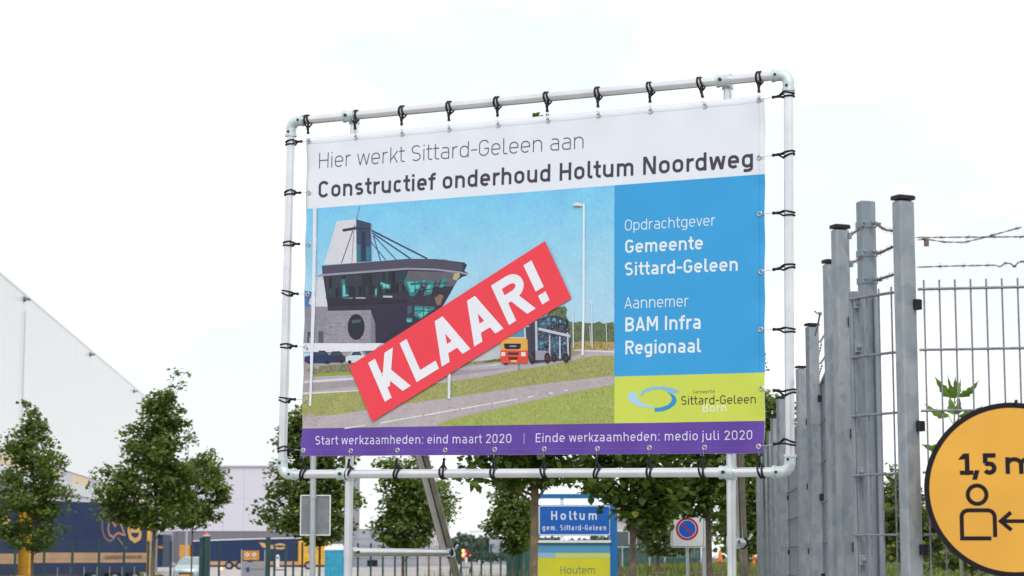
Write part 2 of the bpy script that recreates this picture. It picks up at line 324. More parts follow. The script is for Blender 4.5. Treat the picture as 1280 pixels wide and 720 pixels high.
# ---------------------------------------------------------------- lettering: single-line alphabet drawn with an even stroke
def arc(cx, cy, rx, ry, a0, a1, n=9): return [(cx+rx*math.cos(R(a0+(a1-a0)*i/n)), cy+ry*math.sin(R(a0+(a1-a0)*i/n))) for i in range(n+1)]
def glyph(c, t):
    h = t/2; X = .735; S = []; D = []; C_ = []                     # S strokes, D level-cut diagonals, C_ closed
    def stad(w, y0, y1):
        r = (w-2*h)/2; r = min(r, (y1-y0)/2-h); cyt, cyb = y1-h-r, y0+h+r; xl, xr = h+r, w-h-r
        C_.append(arc(xr, cyt, r, r, 0, 90)+arc(xl, cyt, r, r, 90, 180)+arc(xl, cyb, r, r, 180, 270)+arc(xr, cyb, r, r, 270, 360))
    w = .55
    if c == ' ': return S, D, C_, .30
    if c in 'o0O':
        H = X if c == 'o' else 1; w = {'o': .55, '0': .58, 'O': .63}[c]; stad(w, 0, H)
    elif c in 'bp': stad(w, 0, X); S.append([(h, 0 if c == 'b' else -.24), (h, 1 if c == 'b' else X)])
    elif c in 'dq': stad(w, 0, X); S.append([(w-h, 0), (w-h, 1)])
    elif c == 'g':
        stad(w, 0, X); r = (w-2*h)/2; S.append([(w-h, X), (w-h, -.24+h+r*.7)]+arc(w/2, -.24+h+r*.7, r, r*.7, 0, -90)+[(.1, -.24+h)])
    elif c == 'a':
        w = .52; r = .17; S.append([(.09, X-h)]+arc(w-h-r, X-h-r, r, r, 90, 0)+[(w-h, 0)])
        y1 = .45-h*.2; q = (y1-2*h)/2; q = max(q, .05); S.append([(w-h, y1-h)]+arc(h+q, y1-h-q, q, q, 90, 180)+arc(h+q, h+q, q, q, 180, 270)+[(w-h, h)])
    elif c == 'e':
        r = (w-2*h)/2; S.append([(h, X*.5), (w-h, X*.5), (w-h, X-h-r)]+arc(w/2, X-h-r, r, r, 0, 180)[1:]+arc(w/2, h+r, r, r, 180, 318))
    elif c == 'c':
        w = .5; r = (w-2*h)/2; S.append(arc(w/2, X-h-r, r, r, 35, 180)+arc(w/2, h+r, r, r, 180, 325))
    elif c in 'nhmur':
        if c in 'nh': r = (w-2*h)/2; S.append([(h, 0), (h, 1 if c == 'h' else X)]); S.append(arc(w/2, X-h-r, r, r, 180, 0, 14)+[(w-h, 0)])
        if c == 'u': r = (w-2*h)/2; S.append([(h, X)]+arc(w/2, h+r, r, r, 180, 360, 14)); S.append([(w-h, 0), (w-h, X)])
        if c == 'r': w = .36; r = .22; S.append([(h, 0), (h, X)]); S.append(arc(h+r, X-h-r, r, r, 180, 72))
        if c == 'm':
            w = .85; r = (w/2-1.0*h)/2; S.append([(h, 0), (h, X)])
            S.append(arc(h+r, X-h-r, r, r, 180, 0, 12)+[(h+2*r, 0)]); S.append(arc(h+3*r, X-h-r, r, r, 180, 0, 12)+[(h+4*r, 0)]); w = 2*h+4*r
    elif c in 'sS8':
        w, H = (.5, X) if c == 's' else (.58, 1); ry = (H-2*h)/4; rx = (w-2*h)/2; m = rx*.15
        S.append(arc(w/2, H-h-ry, rx, ry, 38, 90, 5)[:-1]+arc(w/2-m*0, H-h-ry, rx, ry, 90, 270, 14)+arc(w/2, h+ry, rx, ry, 90, -90, 14)[1:]+arc(w/2, h+ry, rx, ry, -90, -142, 5)[1:])
    elif c == 't':
        w = .37; x = .1+h; r = .15; S.append([(x, .97)]+arc(x+r, h+r, r, r, 180, 270)+[(w, h)]); S.append([(0, X-h), (w, X-h)])
    elif c == 'f':
        w = .38; x = .1+h; r = .15; S.append([(x, 0)]+arc(x+r, 1-h-r, r, r, 180, 90)+[(w+.02, 1-h)]); S.append([(0, X-h), (w, X-h)])
    elif c == 'l': w = .27; r = .12; S.append([(h, 1)]+arc(h+r, h+r, r, r, 180, 270)+[(w, h)])
    elif c == 'i': w = t; S.append([(h, 0), (h, X)]); S.append([(h, 1), (h, 1-max(t, .09)*.95)])
    elif c == 'j': w = t+.05; x = w-h; S.append([(x, X)]+arc(x-.12, -.24+h+.12, .12, .12, 0, -90)); S.append([(x, 1), (x, 1-max(t, .09)*.95)])
    elif c == 'k': w = .5; S.append([(h, 0), (h, 1)]); D.append(((h*1.6+.02, .22), (w-h*1.3, X))); D.append(((w-h*1.1, 0), (h+.17, .46)))
    elif c == 'v': w = .52; D.append(((w/2, 0), (h*1.1, X))); D.append(((w/2, 0), (w-h*1.1, X)))
    elif c == 'w':
        w = .82
        for a, b in ((.25, h*1.1/w), (.25, .5), (.75, .5), (.75, 1-h*1.1/w)): D.append(((a*w, 0), (b*w, X)))
    elif c == 'z': w = .47; S.append([(.02, X-h), (w, X-h)]); S.append([(.01, h), (w, h)]); D.append(((h*1.4, t*.5), (w-h*1.4, X-t*.5)))
    elif c == 'A': w = .68; D.append(((h*1.1, 0), (w/2, 1))); D.append(((w-h*1.1, 0), (w/2, 1))); S.append([(w*.24, .29), (w*.76, .29)])
    elif c == 'B':
        w = .61; S.append([(h, 0), (h, 1)]); r = (.53-2*h)/2; r2 = (.53-2*h)/2
        S.append([(h, 1-h)]+arc(w-h-r*1.1, 1-h-r, r, r, 90, -90, 12)+[(h, .5+0*h)]); S.append([(h, .5)]+arc(w-h-r2, h+(.5-h)/2, r2, (.5-h)/2, 90, -90, 12)+[(h, h)])
    elif c in 'CG':
        w = .61; r = (w-2*h)/2; S.append(arc(w/2, 1-h-r, r, r, 22, 180, 12)+arc(w/2, h+r, r, r, 180, 360 if c == 'G' else 338, 12)+([(w-h, .46), (w*.55, .46)] if c == 'G' else []))
    elif c == 'E': w = .54; S.append([(h, 0), (h, 1)]); [S.append([(h, y), (x, y)]) for y, x in ((h, w), (.5, w*.92), (1-h, w))]
    elif c == 'H': w = .62; S.append([(h, 0), (h, 1)]); S.append([(w-h, 0), (w-h, 1)]); S.append([(h, .5), (w-h, .5)])
    elif c == 'I': w = t; S.append([(h, 0), (h, 1)])
    elif c == '|': w = t*.6; S.append([(h, -.15), (h, 1.15)])
    elif c == 'K': w = .64; S.append([(h, 0), (h, 1)]); D.append(((h*1.4, .26), (w-h*1.5, 1))); D.append(((w-h*1.25, 0), (h+.17, .62)))
    elif c == 'L': w = .52; S.append([(h, 0), (h, 1)]); S.append([(h, h), (w, h)])
    elif c == 'M': w = .76; S.append([(h, 0), (h, 1)]); S.append([(w-h, 0), (w-h, 1)]); D.append(((w/2, .3), (h*1.3, 1))); D.append(((w/2, .3), (w-h*1.3, 1)))
    elif c == 'N': w = .65; S.append([(h, 0), (h, 1)]); S.append([(w-h, 0), (w-h, 1)]); D.append(((w-h*1.2, 0), (h*1.2, 1)))
    elif c == 'R':
        w = .62; r = (.56-2*h)/2+.0; S.append([(h, 0), (h, 1)]); S.append([(h, 1-h)]+arc(w-h-r, 1-h-r, r, r, 90, -90, 12)+[(h, 1-h-2*r)]); D.append(((w-h*1.15, 0), (w*.5, .5)))
    elif c == 'D': w = .6; r = .24; S.append([(h, 0), (h, 1)]); S.append([(h, 1-h)]+arc(w-h-r, 1-h-r, r, r, 90, 0)+arc(w-h-r, h+r, r, r, 0, -90)+[(h, h)])
    elif c == '1': w = .4; S.append([(w-h, 0), (w-h, 1)]); D.append(((h*.6, .72), (w-h*1.2, 1)))
    elif c == '2': w = .56; r = (w-2*h)/2; S.append(arc(w/2, 1-h-r, r, r, 172, -32, 14)+[(h*1.3, h)]); S.append([(.02, h), (w, h)])
    elif c == '5': w = .57; r = (w-2*h)/2; ry = (.62-2*h)/2; S.append([(w-.04, 1-h), (h+.03, 1-h), (h+.03, .54)]); S.append([(h+.03, .56)]+arc(w/2, h+ry, r, ry, 112, -90, 14)+arc(w/2, h+ry, r, ry, -90, -150, 4)[1:])
    elif c == '-': w = .36; S.append([(0, .42), (w, .42)])
    elif c == ':': w = t; S.append([(h, 0), (h, t)]); S.append([(h, X-t), (h, X)])
    elif c == '.': w = t; S.append([(h, 0), (h, t)])
    elif c == ',': w = t*1.2; D.append(((t*.3, -.22), (t*.8, t*1.05)))
    elif c == '!': w = t*1.15; D.append(((w/2, .33), (w/2, 1))); S.append([(w/2, 0), (w/2, t*1.1)])
    elif c == '@': w = .7; stad(w, 0, .8)
    return S, D, C_, w
BL_ = {' ': .1, **{c: .85 for c in 'oecdqgasCGOS0'}, **{c: .35 for c in 'tfvwzAj,'}, '-': .6, '1': .5}      # side bearings
BR_ = {' ': .1, **{c: .85 for c in 'oebpsGOSDB05'}, **{c: .4 for c in 'crtflvwzkKALR,'}, '-': .6}
def text(pr, s, p0, p1, top, t, col, gap=.15, local=False):
    """baseline from p0 to p1 (picture measurements on the sheet), top = a point at capital height over p0"""
    if not local: p0, p1, top = pr.sh.loc(*p0), pr.sh.loc(*p1), pr.sh.loc(*top)
    A = Vector(p0); B = Vector(p1); u = (B-A).normalized(); v = Vector((-u.y, u.x)); Hc = abs((Vector(top)-A).dot(v))
    tot = 0; gl = []
    for i, c in enumerate(s):
        S, D, C_, wd = glyph(c, t)
        if i: tot += gap*(BR_.get(s[i-1], 1.12)+BL_.get(c, 1.12))/2
        gl.append((tot, S, D, C_)); tot += wd
    kx = (B-A).length/tot
    def m(x, y, ox): q = A+u*((x+ox)*kx)+v*(y*Hc); return (q.x, q.y)
    o0 = pr.lay(); q = 0
    for ox, S, D, C_ in gl:
        for st in S: q += 1; pr.ribbon([m(x, y, ox) for x, y in st], t*Hc, col, off=o0+(q % 7)*.00002)
        for st in C_: q += 1; pr.ribbon([m(x, y, ox) for x, y in st], t*Hc, col, closed=True, off=o0+(q % 7)*.00002)
        for (a, b) in D:
            q += 1; dx, dy = b[0]-a[0], b[1]-a[1]; hx = .43*t*math.hypot(dx, dy)/abs(dy); vs = []; n = 4
            for i in range(n+1): x, y = a[0]+dx*i/n, a[1]+dy*i/n; vs += [m(x-hx, y, ox), m(x+hx, y, ox)]
            pr.tris(vs, [(2*i, 2*i+1, 2*i+3, 2*i+2) for i in range(n)], col, off=o0+(q % 7)*.00002)
    pr.n += 2
# ---------------------------------------------------------------- ground
def ss(a, b, x): t = min(1, max(0, (x-a)/(b-a))); return t*t*(3-2*t)
def gz(x, y):
    if y < 20: return 0.0
    return 1.0*ss(34, 62, y)*ss(.036, .055, x/y)*(1-ss(150, 260, y))
def sheet_mesh(xs, ys, name, material, dz=0.0, mask=None):
    mb = MB(); n = len(xs)
    vs = [(x, y, gz(x, y)+dz) for y in ys for x in xs]; fs = []
    for j in range(len(ys)-1):
        for i in range(n-1):
            if mask and not mask((xs[i]+xs[i+1])/2, (ys[j]+ys[j+1])/2): continue
            fs.append((j*n+i, j*n+i+1, (j+1)*n+i+1, (j+1)*n+i))
    mb.add(vs, fs, True); return struct(mb.build(name, material))
gx = [-1500, -600, -250, -120, -60, -30, -15, -8]+[x*.5 for x in range(-10, 61)]+[34, 40, 50, 70, 120, 250, 600, 1500]
gy = [-200, -60, -20, 0, 10, 20, 25, 30, 34, 38, 42, 46, 50, 54, 58, 62, 66, 70, 76, 84, 92, 100, 115, 130, 150, 175, 200, 230, 260, 320, 450, 700, 1200, 3000]
sheet_mesh(gx, gy, 'ground', M['ground'])
mb = MB(); mb.add([(-90, 58, .03), (-3.2, 84, .03), (6.2, 130, .03), (16, 260, .03), (42, 700, .03), (-300, 700, .03)], [(0, 1, 2, 3, 4, 5)]); struct(mb.build('yard_pavement', M['yard']))
mb = MB(); mb.box((0, 5.0, .0), (90, 17.0, .012)); struct(mb.build('bounce_pavement', M['bounce_slab']))  # unseen pale slab, added to lighten what the frame tubes reflect
# ---------------------------------------------------------------- billboard frame of tubes
BC = Vector((5.70802225e-02, 10.9493117, 2.93492216)); YAW, ROL, FWID, FHT = -.470612, .0141928, 2.97369955, 2.0
_R = Matrix.Rotation(YAW, 3, 'Z') @ Matrix.Rotation(ROL, 3, 'Y')
U, N, V = _R @ Vector((1, 0, 0)), _R @ Vector((0, -1, 0)), _R @ Vector((0, 0, 1))     # along, towards the viewer, up
flat = Sheet(BC, U, V, N)
r0 = .0240
fr = empty('billboard_frame', (BC.x, BC.y, 0), 'silver tube frame with elbow corners and braced posts holding the construction banner', 'frame')
hw, hh = FWID/2, FHT/2; K = .045
def FP(a, b, off=0.0): return flat.pt(a, b, off)
for nm, a, b in (('top_rail', (-hw+K, hh), (hw-K, hh)), ('bottom_rail', (-hw+K, -hh), (hw-K, -hh)), ('side_rail', (-hw, -hh+K), (-hw, hh-K)), ('side_rail', (hw, -hh+K), (hw, hh-K))):
    m = MB(); m.tube([FP(a[0]+(b[0]-a[0])*i/6, a[1]+(b[1]-a[1])*i/6) for i in range(7)], r0, 20); m.build(nm, M['tube'], fr)
for sx, sz in ((-1, 1), (1, 1), (-1, -1), (1, -1)):
    m = MB(); pts = [FP(sx*(hw-.085), sz*hh), FP(sx*(hw-.045), sz*hh)]
    for k in range(1, 6):
        a = R(90*k/6); pts.append(FP(sx*(hw-.045+.045*math.sin(a)), sz*(hh-.045+.045*math.cos(a))))
    pts += [FP(sx*hw, sz*(hh-.045)), FP(sx*hw, sz*(hh-.085))]
    m.tube(pts, .0295, 18)
    m.tube([FP(sx*(hw-.087), sz*hh), FP(sx*(hw-.074), sz*hh)], .0335, 18); m.tube([FP(sx*hw, sz*(hh-.087)), FP(sx*hw, sz*(hh-.074))], .0335, 18)
    e = m.build('elbow_fitting', M['fitting'], fr)
    m = MB()
    for q in (FP(sx*(hw-.062), sz*hh), FP(sx*hw, sz*(hh-.062))): m.tube([q+N*.027, q+N*.034], .0075, 10)
    m.build('set_screw', M['screw'], e)
# posts stand just behind the rails
postA = [flat.loc(437, 148)[0], flat.loc(905, 97)[0]]; postB = [flat.loc(430.5, 593)[0], flat.loc(909, 590)[0]]
PO = []
for k in range(2):
    top = FP(postA[k], hh+.0)-N*.0; bx = FP(postB[k], -hh)
    d = (bx-top).normalized(); off = -N*.052
    foot = top+off+d*((top+off).z/-d.z); PO.append((top+off, foot))
    m = MB(); m.tube([top+off-d*.02, (top+foot+off)/2, foot], .0235, 18); m.build('post', M['tube'], fr)
    for a, b in ((postA[k], hh), (postB[k], -hh)):
        m = MB(); c = FP(a, b); m.tube([c-U*.036, c+U*.036], .0315, 18); m.tube([c-U*.038, c-U*.028], .0345, 18); m.tube([c+U*.028, c+U*.038], .0345, 18)
        m.tube([c-N*.052-V*.036, c-N*.052+V*.036], .030, 16); m.box(c-N*.03, (.05, .05, .05), YAW)
        e = m.build('crossover_clamp', M['fitting'], fr); m = MB(); m.tube([c+N*.028-U*.01, c+N*.038-U*.01], .0095, 10); m.build('set_screw', M['screw'], e)
def on_post(k, z): a, b = PO[k]; t = (a.z-z)/(a.z-b.z); return a+(b-a)*t
BK = [Vector((.44, .898, 0)), Vector((.165, .986, 0))]; LEN = [1.20, 1.0]
for k in range(2):
    zc = 1.525 if k == 0 else 1.575; c = on_post(k, zc); e = c+BK[k]*LEN[k]
    m = MB(); m.tube([c+BK[k]*.05, e-BK[k]*.03], .0225, 16); m.build('spacer_tube', M['tube'], fr)
    m = MB(); m.tube([c-Vector((0, 0, .028)), c+Vector((0, 0, .028))], .0265, 16); m.tube([c+BK[k]*.02, c+BK[k]*.075], .0265, 14); m.tube([c+BK[k]*.066, c+BK[k]*.08], .030, 14); cl = m.build('tee_clamp', M['tube'], fr)
    s0 = Vector((-BK[k].y, BK[k].x, 0)); m = MB(); m.tube([c+BK[k]*.05-s0*.03, c+BK[k]*.05-s0*.04], .0085, 8); m.build('set_screw', M['screw'], cl)
    tp = on_post(k, 3.46)+BK[k]*.05; slope = (e-tp)
    ft = tp+slope*((tp.z-0)/(tp.z-e.z))
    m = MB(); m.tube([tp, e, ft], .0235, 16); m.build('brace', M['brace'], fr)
    sd_ = Vector((-.035, -.042, 0)) if k == 0 else Vector((-.034, -.03, 0))
    m = MB(); m.tube([tp+sd_, e+sd_-slope.normalized()*.02], .0185, 16); m.build('inner_brace', M['brace2'], fr)
    m = MB()
    for q in (e, e+sd_): m.tube([q+slope.normalized()*s for s in (-.022, .022)], .0275, 14)
    m.box(e+sd_*.5, (.05, .05, .05), .3)
    m.tube([e+Vector((.03, -.03, .02)), e+Vector((.045, -.045, .045))], .007, 6); m.build('swivel_clamp', M['fitting'], fr)
    m = MB(); m.tube([e-BK[k]*.035, e-BK[k]*.02], .034, 14); m.build('rubber_ring', M['rubber'], fr)
# ---------------------------------------------------------------- banner
c1 = lambda x, y: (340+x*.25, 70+y*.25); c2 = lambda x, y: (640+x*.29687, 70+y*.29722); c3 = lambda x, y: (370+x*.1641, 240+y*.1641)
c4 = lambda x, y: (370+x*.1875, 350+y*.1875); c5 = lambda x, y: (560+x*.1723, 240+y*.1723); c6 = lambda x, y: (560+x*.1723, 350+y*.1723)
c7 = lambda x, y: (370+x*.3203, 450+y*.32); c8 = lambda x, y: (760+x*.2222, 450+y*.2222)
TL, TR, BL, BR = [flat.loc(*p) for p in ((383.8, 172.6), (956.2, 119.2), (377, 570.2), (956, 566.6))]
ly0, ly1 = BL[1], TL[1]; lx0, lx1 = BL[0], TR[0]
top_eyes = [c1(190, 427), c1(422, 407), c1(654, 389), c1(890, 366), c1(1134, 345), c2(154, 271), c2(367, 250), c2(586, 232), c2(815, 210), c2(1045, 184)]
top_tube = [385.5, 444.5, 503, 562, 622.5, 684.5, 748, 813, 875.5, 949]
bot_eyes = [c7(35, 355), c7(215, 355), c7(400, 353), c7(585, 352), c7(778, 350), c7(973, 348), c7(1178, 347), c8(239, 495), c8(545, 493), c8(852, 487)]
bot_tube = [380, 436, 496, 555, 617.5, 680.5, 746.5, 812, 878, 951]
lef_eyes = [c1(188, 426), (386.7, 241), (386.4, 305.6), (384.6, 368), (383, 433.8), (382, 499.6), (381, 563)]
lef_tube = [179, 242, 305, 367, 432, 499, 561]
rig_eyes = [c2(1043, 185), c2(1043, 427), (950, 267.5), (952, 340), (951.5, 412), (952.3, 485.6), (949.5, 558.5)]
rig_tube = [119, 192, 266, 334, 412, 491, 552]
ex_top = [flat.loc(*e)[0] for e in top_eyes]; ex_bot = [flat.loc(*e)[0] for e in bot_eyes]; ey_r = [flat.loc(*e)[1] for e in rig_eyes]; ey_l = [flat.loc(*e)[1] for e in lef_eyes]
def near(v, L_): return min(abs(v-q) for q in L_)
def ripple(a, b):
    d = .0
    tb = max(0, 1-(b-ly0)/.16); tt = max(0, 1-(ly1-b)/.14); tr = max(0, 1-(lx1-a)/.13); tl = max(0, 1-(a-lx0)/.08)
    d += .009*tb**1.5*math.cos(PI*near(a, ex_bot)/.15)+.006*tb*math.sin(a*9+1)
    d += .005*tt**1.5*math.cos(PI*near(a, ex_top)/.15)
    d += .006*tr**1.5*math.cos(PI*near(b, ey_r)/.17)+.004*tl**1.5*math.cos(PI*near(b, ey_l)/.17)
    d += .004*math.sin(a*2.1+.4)*math.sin((b+1)*1.6)
    return d
cloth = Sheet(BC, U, V, N, ripple)
bn = empty('banner', (BC.x, BC.y, BC.z-hh), 'large printed construction banner with red stamp laced into the tube frame', 'banner')
cutx = [lx0+.025*i for i in range(1, int((lx1-lx0)/.025)+1)]; cuty = [ly0+.025*i for i in range(1, int((ly1-ly0)/.025)+1)]
WH = (236, 240, 251)
m = MB(); NX, NY = 110, 76; vs = []; fs = []
def bil(s, t):      # outline of the cloth, edges pulled in a little between the eyelets
    a = BL[0]*(1-s)*(1-t)+BR[0]*s*(1-t)+TL[0]*(1-s)*t+TR[0]*s*t; b = BL[1]*(1-s)*(1-t)+BR[1]*s*(1-t)+TL[1]*(1-s)*t+TR[1]*s*t
    return a, b
for off in (0, -.0012):
    for j in range(NY+1):
        for i in range(NX+1): a, b = bil(i/NX, j/NY); vs.append(cloth.pt(a, b, off))
q = (NX+1)*(NY+1)
for j in range(NY):
    for i in range(NX):
        a = j*(NX+1)+i; fs.append((a, a+1, a+NX+2, a+NX+1)); fs.append((q+a, q+a+NX+1, q+a+NX+2, q+a+1))
for i in range(NX): fs.append((q+i, q+i+1, i+1, i)); a = NY*(NX+1)+i; fs.append((a, a+1, q+a+1, q+a))
for j in range(NY): a = j*(NX+1); fs.append((a, a+NX+1, q+a+NX+1, q+a)); a += NX; fs.append((q+a, q+a+NX+1, a+NX+1, a))
m.add(vs, fs, True)
M['vinyl'] = mat('white_vinyl', tuple(x*.88 for x in lin(WH)), .5, noise=(3, tuple(x*.85 for x in lin(WH)), .35, .65), bump=.1, spec=.3)
m.build('cloth', M['vinyl'], bn)
p = lambda *a: [flat.loc(*x) for x in a]
def edgex(py):   # left and right cloth edge at a picture height, on the sheet
    return None
pl, pr_ = (382.8, 261.2), (954.9, 217.6)
yline = lambda x: pl[1]+(x-pl[0])*(pr_[1]-pl[1])/(pr_[0]-pl[0])
px_blue = 768.5
# the four colour fields, each a shape of its own
def field(name, pts, col): pr = Print(cloth, .0006); pr.poly(pts, col); return pr.build(name, bn, (cutx, cuty))
field('purple_band', [(377.7, 535.8), (955.7, 526), (956.0, 566.4), (377.1, 570.0)], (101, 70, 165))
field('blue_panel', [(px_blue, yline(px_blue)), (956.1, yline(956.1)), (955.9, 465.7), (767.8, 470.8)], (60, 164, 227))
field('lime_panel', [(767.8, 470.8), (955.9, 465.7), (955.7, 526), (767.8, 529.4)], (209, 222, 90))
# --- the printed photograph
pp = Print(cloth, .0013, step=.000012)
gx0, gx1 = 382.9, px_blue
def skyrow(t): 
    a, b, c = (122, 200, 245), (165, 213, 240), (180, 216, 238)
    u = t*2
    return tuple(a[i]+(b[i]-a[i])*u for i in range(3)) if u < 1 else tuple(b[i]+(c[i]-b[i])*(u-1) for i in range(3))
o_ = pp.lay(); rows = 10
for j in range(rows):
    t0, t1 = j/rows, (j+1)/rows
    ya0, yb0 = yline(gx0)*(1-t0)+460*t0, yline(gx1)*(1-t0)+452*t0; ya1, yb1 = yline(gx0)*(1-t1)+460*t1, yline(gx1)*(1-t1)+452*t1
    xa0 = gx0-4.5*t0*.75; xa1 = gx0-4.5*t1*.75
    pp.items.append(('p', p((xa0, ya0), (gx1, yb0), (gx1-.35, yb1), (xa1, ya1)), None, (0, 0, 0), o_, [skyrow(t0), skyrow(t0), skyrow(t1), skyrow(t1)]))
X0 = lambda y: 382.9-(y-261)*.0189      # left cloth edge
def inside(pt, poly):
    x, y = pt; c = False; n = len(poly)
    for i in range(n):
        (x1, y1), (x2, y2) = poly[i], poly[i-1]
        if (y1 > y) != (y2 > y) and x < (x2-x1)*(y-y1)/(y2-y1)+x1: c = not c
    return c
def specks(poly, n, cols, sx, sy, lean=0):
    """printed texture: many little strokes of mixed colour inside an outline"""
    xs = [q[0] for q in poly]; ys = [q[1] for q in poly]; k = 0; tries = 0
    groups = {c: ([], []) for c in cols}; 
    while k < n and tries < n*20:
        tries += 1; x = random.uniform(min(xs), max(xs)); y = random.uniform(min(ys), max(ys)); a = random.uniform(.5, 1)*sx; b = random.uniform(.5, 1)*sy; l = random.uniform(-1, 1)*lean
        q = [(x-a/2, y), (x+a/2, y+b*.2), (x+l+a*.2, y-b), (x+l-a*.2, y-b)]
        if not all(inside(z, poly) for z in q): continue
        c = random.choice(cols); v_, f_ = groups[c]; i = len(v_); v_ += [flat.loc(*z) for z in q]; f_.append((i, i+1, i+2, i+3)); k += 1
    for c in cols:
        if groups[c][1]: pp.tris(groups[c][0], groups[c][1], c)
A = pp.poly
def AP(tr, pts, col): pp.poly([tr(*q) for q in pts], col)
# distant woods, meadow strip
A([(470, 442), (768.1, 430), (768, 478), (470, 482)], (150, 150, 112))
woods = [c6(640, 420)]+[c6(x, y) for x, y in ((730, 240), (760, 215), (800, 200), (850, 190), (868, 215), (860, 260), (880, 300), (930, 310), (960, 300), (1000, 312), (1060, 315), (1100, 300), (1130, 318), (1170, 310), (1200, 305), (1209, 320), (1209, 500), (640, 500))]
A(woods, (96, 112, 84)); specks(woods, 420, [(78, 98, 70), (122, 128, 82), (66, 84, 66), (140, 132, 80), (108, 120, 92)], 2.2, 3.2, .6)
field_ = [c6(880, 500), c6(900, 455), c6(1000, 445), c6(1208, 452), c6(1208, 515), c6(880, 510)]
A(field_, (170, 150, 98)); specks(field_, 160, [(148, 134, 84), (186, 166, 112), (128, 122, 76)], 2, 2.2, .5)
# ground of the photo: road, verge, cycle path, grass
A([(X0(463), 466), (430, 463), c6(0, 640), c6(120, 615), c6(390, 590), c6(880, 560), c6(1208, 500), (768.2, 470), (767.8, 529.2), (377.9, 535.6)], (172, 163, 168))
A([(X0(420), 420), (395, 420), (480, 440), (480, 470), (379, 475)], (164, 156, 158))
verge_l = [(X0(455), 459), (470, 452), (470, 463), (X0(466), 470)]
A(verge_l, (118, 122, 96)); specks(verge_l, 170, [(92, 98, 80), (140, 140, 100), (110, 126, 70), (150, 130, 120)], 2.6, 4, 1.2)
A([(X0(466), 467.5), (470, 463), (640, 452), c6(390, 585), c6(60, 630), (470, 467), (X0(472), 471.5)], (138, 156, 66))
fence_w = [c6(60, 600), c6(200, 520), c6(400, 440), c6(400, 570), c6(200, 590)]
A(fence_w, (190, 190, 196)); specks([c6(180, 600), c6(400, 560), c6(400, 592), c6(180, 612)], 70, [(96, 100, 70), (120, 118, 84)], 2, 3, .6)
road = [(X0(472), 471.5), (470, 467.5), (560, 459.5), c6(60, 632), c6(880, 572), c6(1000, 512), c6(1208, 520), c6(1208, 560), (768, 459), (700, 462), (600, 473), (470, 486), (X0(493), 492)]
A(road, (178, 172, 180))
A([(X0(476), 476), (470, 470), (620, 456.5), c6(400, 604), c6(0, 656), (470, 472.5), (X0(478), 479)], (212, 208, 214))
A([(X0(478), 479.5), (470, 473), (560, 464), (640, 459.5), (620, 463), (560, 471), (X0(490), 490)], (160, 152, 160))
A([c6(910, 505), c6(1208, 515), c6(1208, 527), c6(990, 518), c6(910, 512)], (214, 210, 216))
A([(X0(491), 491), (460, 487), (560, 476.5), (560, 478), (460, 488.8), (X0(493), 493)], (218, 214, 220))
verge = [(X0(493), 493), (470, 487.5), (570, 476), (620, 468), c6(520, 650), c6(720, 620), c6(900, 585), c6(1060, 550), c6(1206, 548), (767.9, 470), (690, 478), (640, 485), (560, 497), (470, 510), (420, 519), (X0(522), 522)]
A(verge, (158, 160, 98)); specks(verge, 3600, [(140, 152, 84), (172, 168, 110), (130, 146, 76), (162, 172, 98), (184, 176, 126), (148, 142, 92)], 1.5, 2.3, 1.1)
path = [(X0(521), 521.5), (420, 518.5), (470, 510.5), (560, 498), (640, 486), (690, 479), (767.9, 469.5), (767.9, 481), (720, 489), (650, 504), (600, 515), (560, 524), (545, 532.8), (X0(535), 535.6)]
A(path, (182, 172, 176)); specks(path, 260, [(160, 152, 156), (182, 174, 178)], 7, .9, 3)
for a, b in ((190, 272), (330, 492), (500, 636), (645, 762), (768, 862), (905, 930), (988, 1003), (1050, 1062)):
    yy = lambda x: 265-(x-190)*.163 if x < 330 else 243-(x-330)*.174
    A([c7(a, yy(a)), c7(b, yy(b)), c7(b, yy(b)+4), c7(a, yy(a)+5)], (226, 222, 228))
lawn = [(545, 532.9), (562, 524.5), (602, 515.5), (652, 504), (722, 489.5), (767.9, 480.5), (767.8, 529.3)]
A(lawn, (160, 172, 92)); specks(lawn, 2400, [(146, 162, 80), (174, 182, 104), (134, 152, 74), (184, 184, 118), (154, 168, 86)], 1.5, 2.3, 1.1)
# --- building in the photo
AP(c3, [(310, 222), (455, 208), (461, 540), (213, 552)], (214, 214, 226)); AP(c3, [(458, 208), (570, 238), (573, 528), (461, 534)], (62, 74, 104))
AP(c3, [(569, 240), (578, 244), (580, 526), (572, 528)], (150, 160, 190))
for r_ in ([(462, 400), (490, 402), (490, 528), (463, 530)], [(535, 415), (565, 418), (566, 520), (534, 522)]): AP(c3, r_, (50, 120, 142))
AP(c3, [(497, 300), (528, 300), (528, 525), (500, 526)], (46, 54, 82)); AP(c3, [(353, 282), (460, 264), (560, 278), (560, 290), (460, 286), (355, 303)], (62, 58, 80))
AP(c3, [(484, 105), (489, 106), (464, 208), (457, 208)], (120, 124, 150))
for a, b, wd in (((432, 295), (345, 542), 9), ((440, 292), (424, 540), 5), ((575, 292), (1000, 508), 14), ((580, 310), (870, 506), 12), ((590, 330), (762, 516), 8), ((570, 380), (682, 518), 8), ((588, 330), (642, 522), 9), ((440, 270), (448, 250), 8)):
    pp.ribbon(p(c3(*a), c3(*b)), wd*.00063, (66, 64, 90), maxseg=.2)
AP(c3, [(165, 640), (215, 640), (215, 760), (160, 760)], (196, 204, 220)); AP(c4, [(120, 0), (190, 0), (215, 178), (80, 178), (110, 60)], (208, 212, 224))
AP(c4, [(60, 72), (106, 78), (106, 178), (60, 178)], (78, 118, 170))
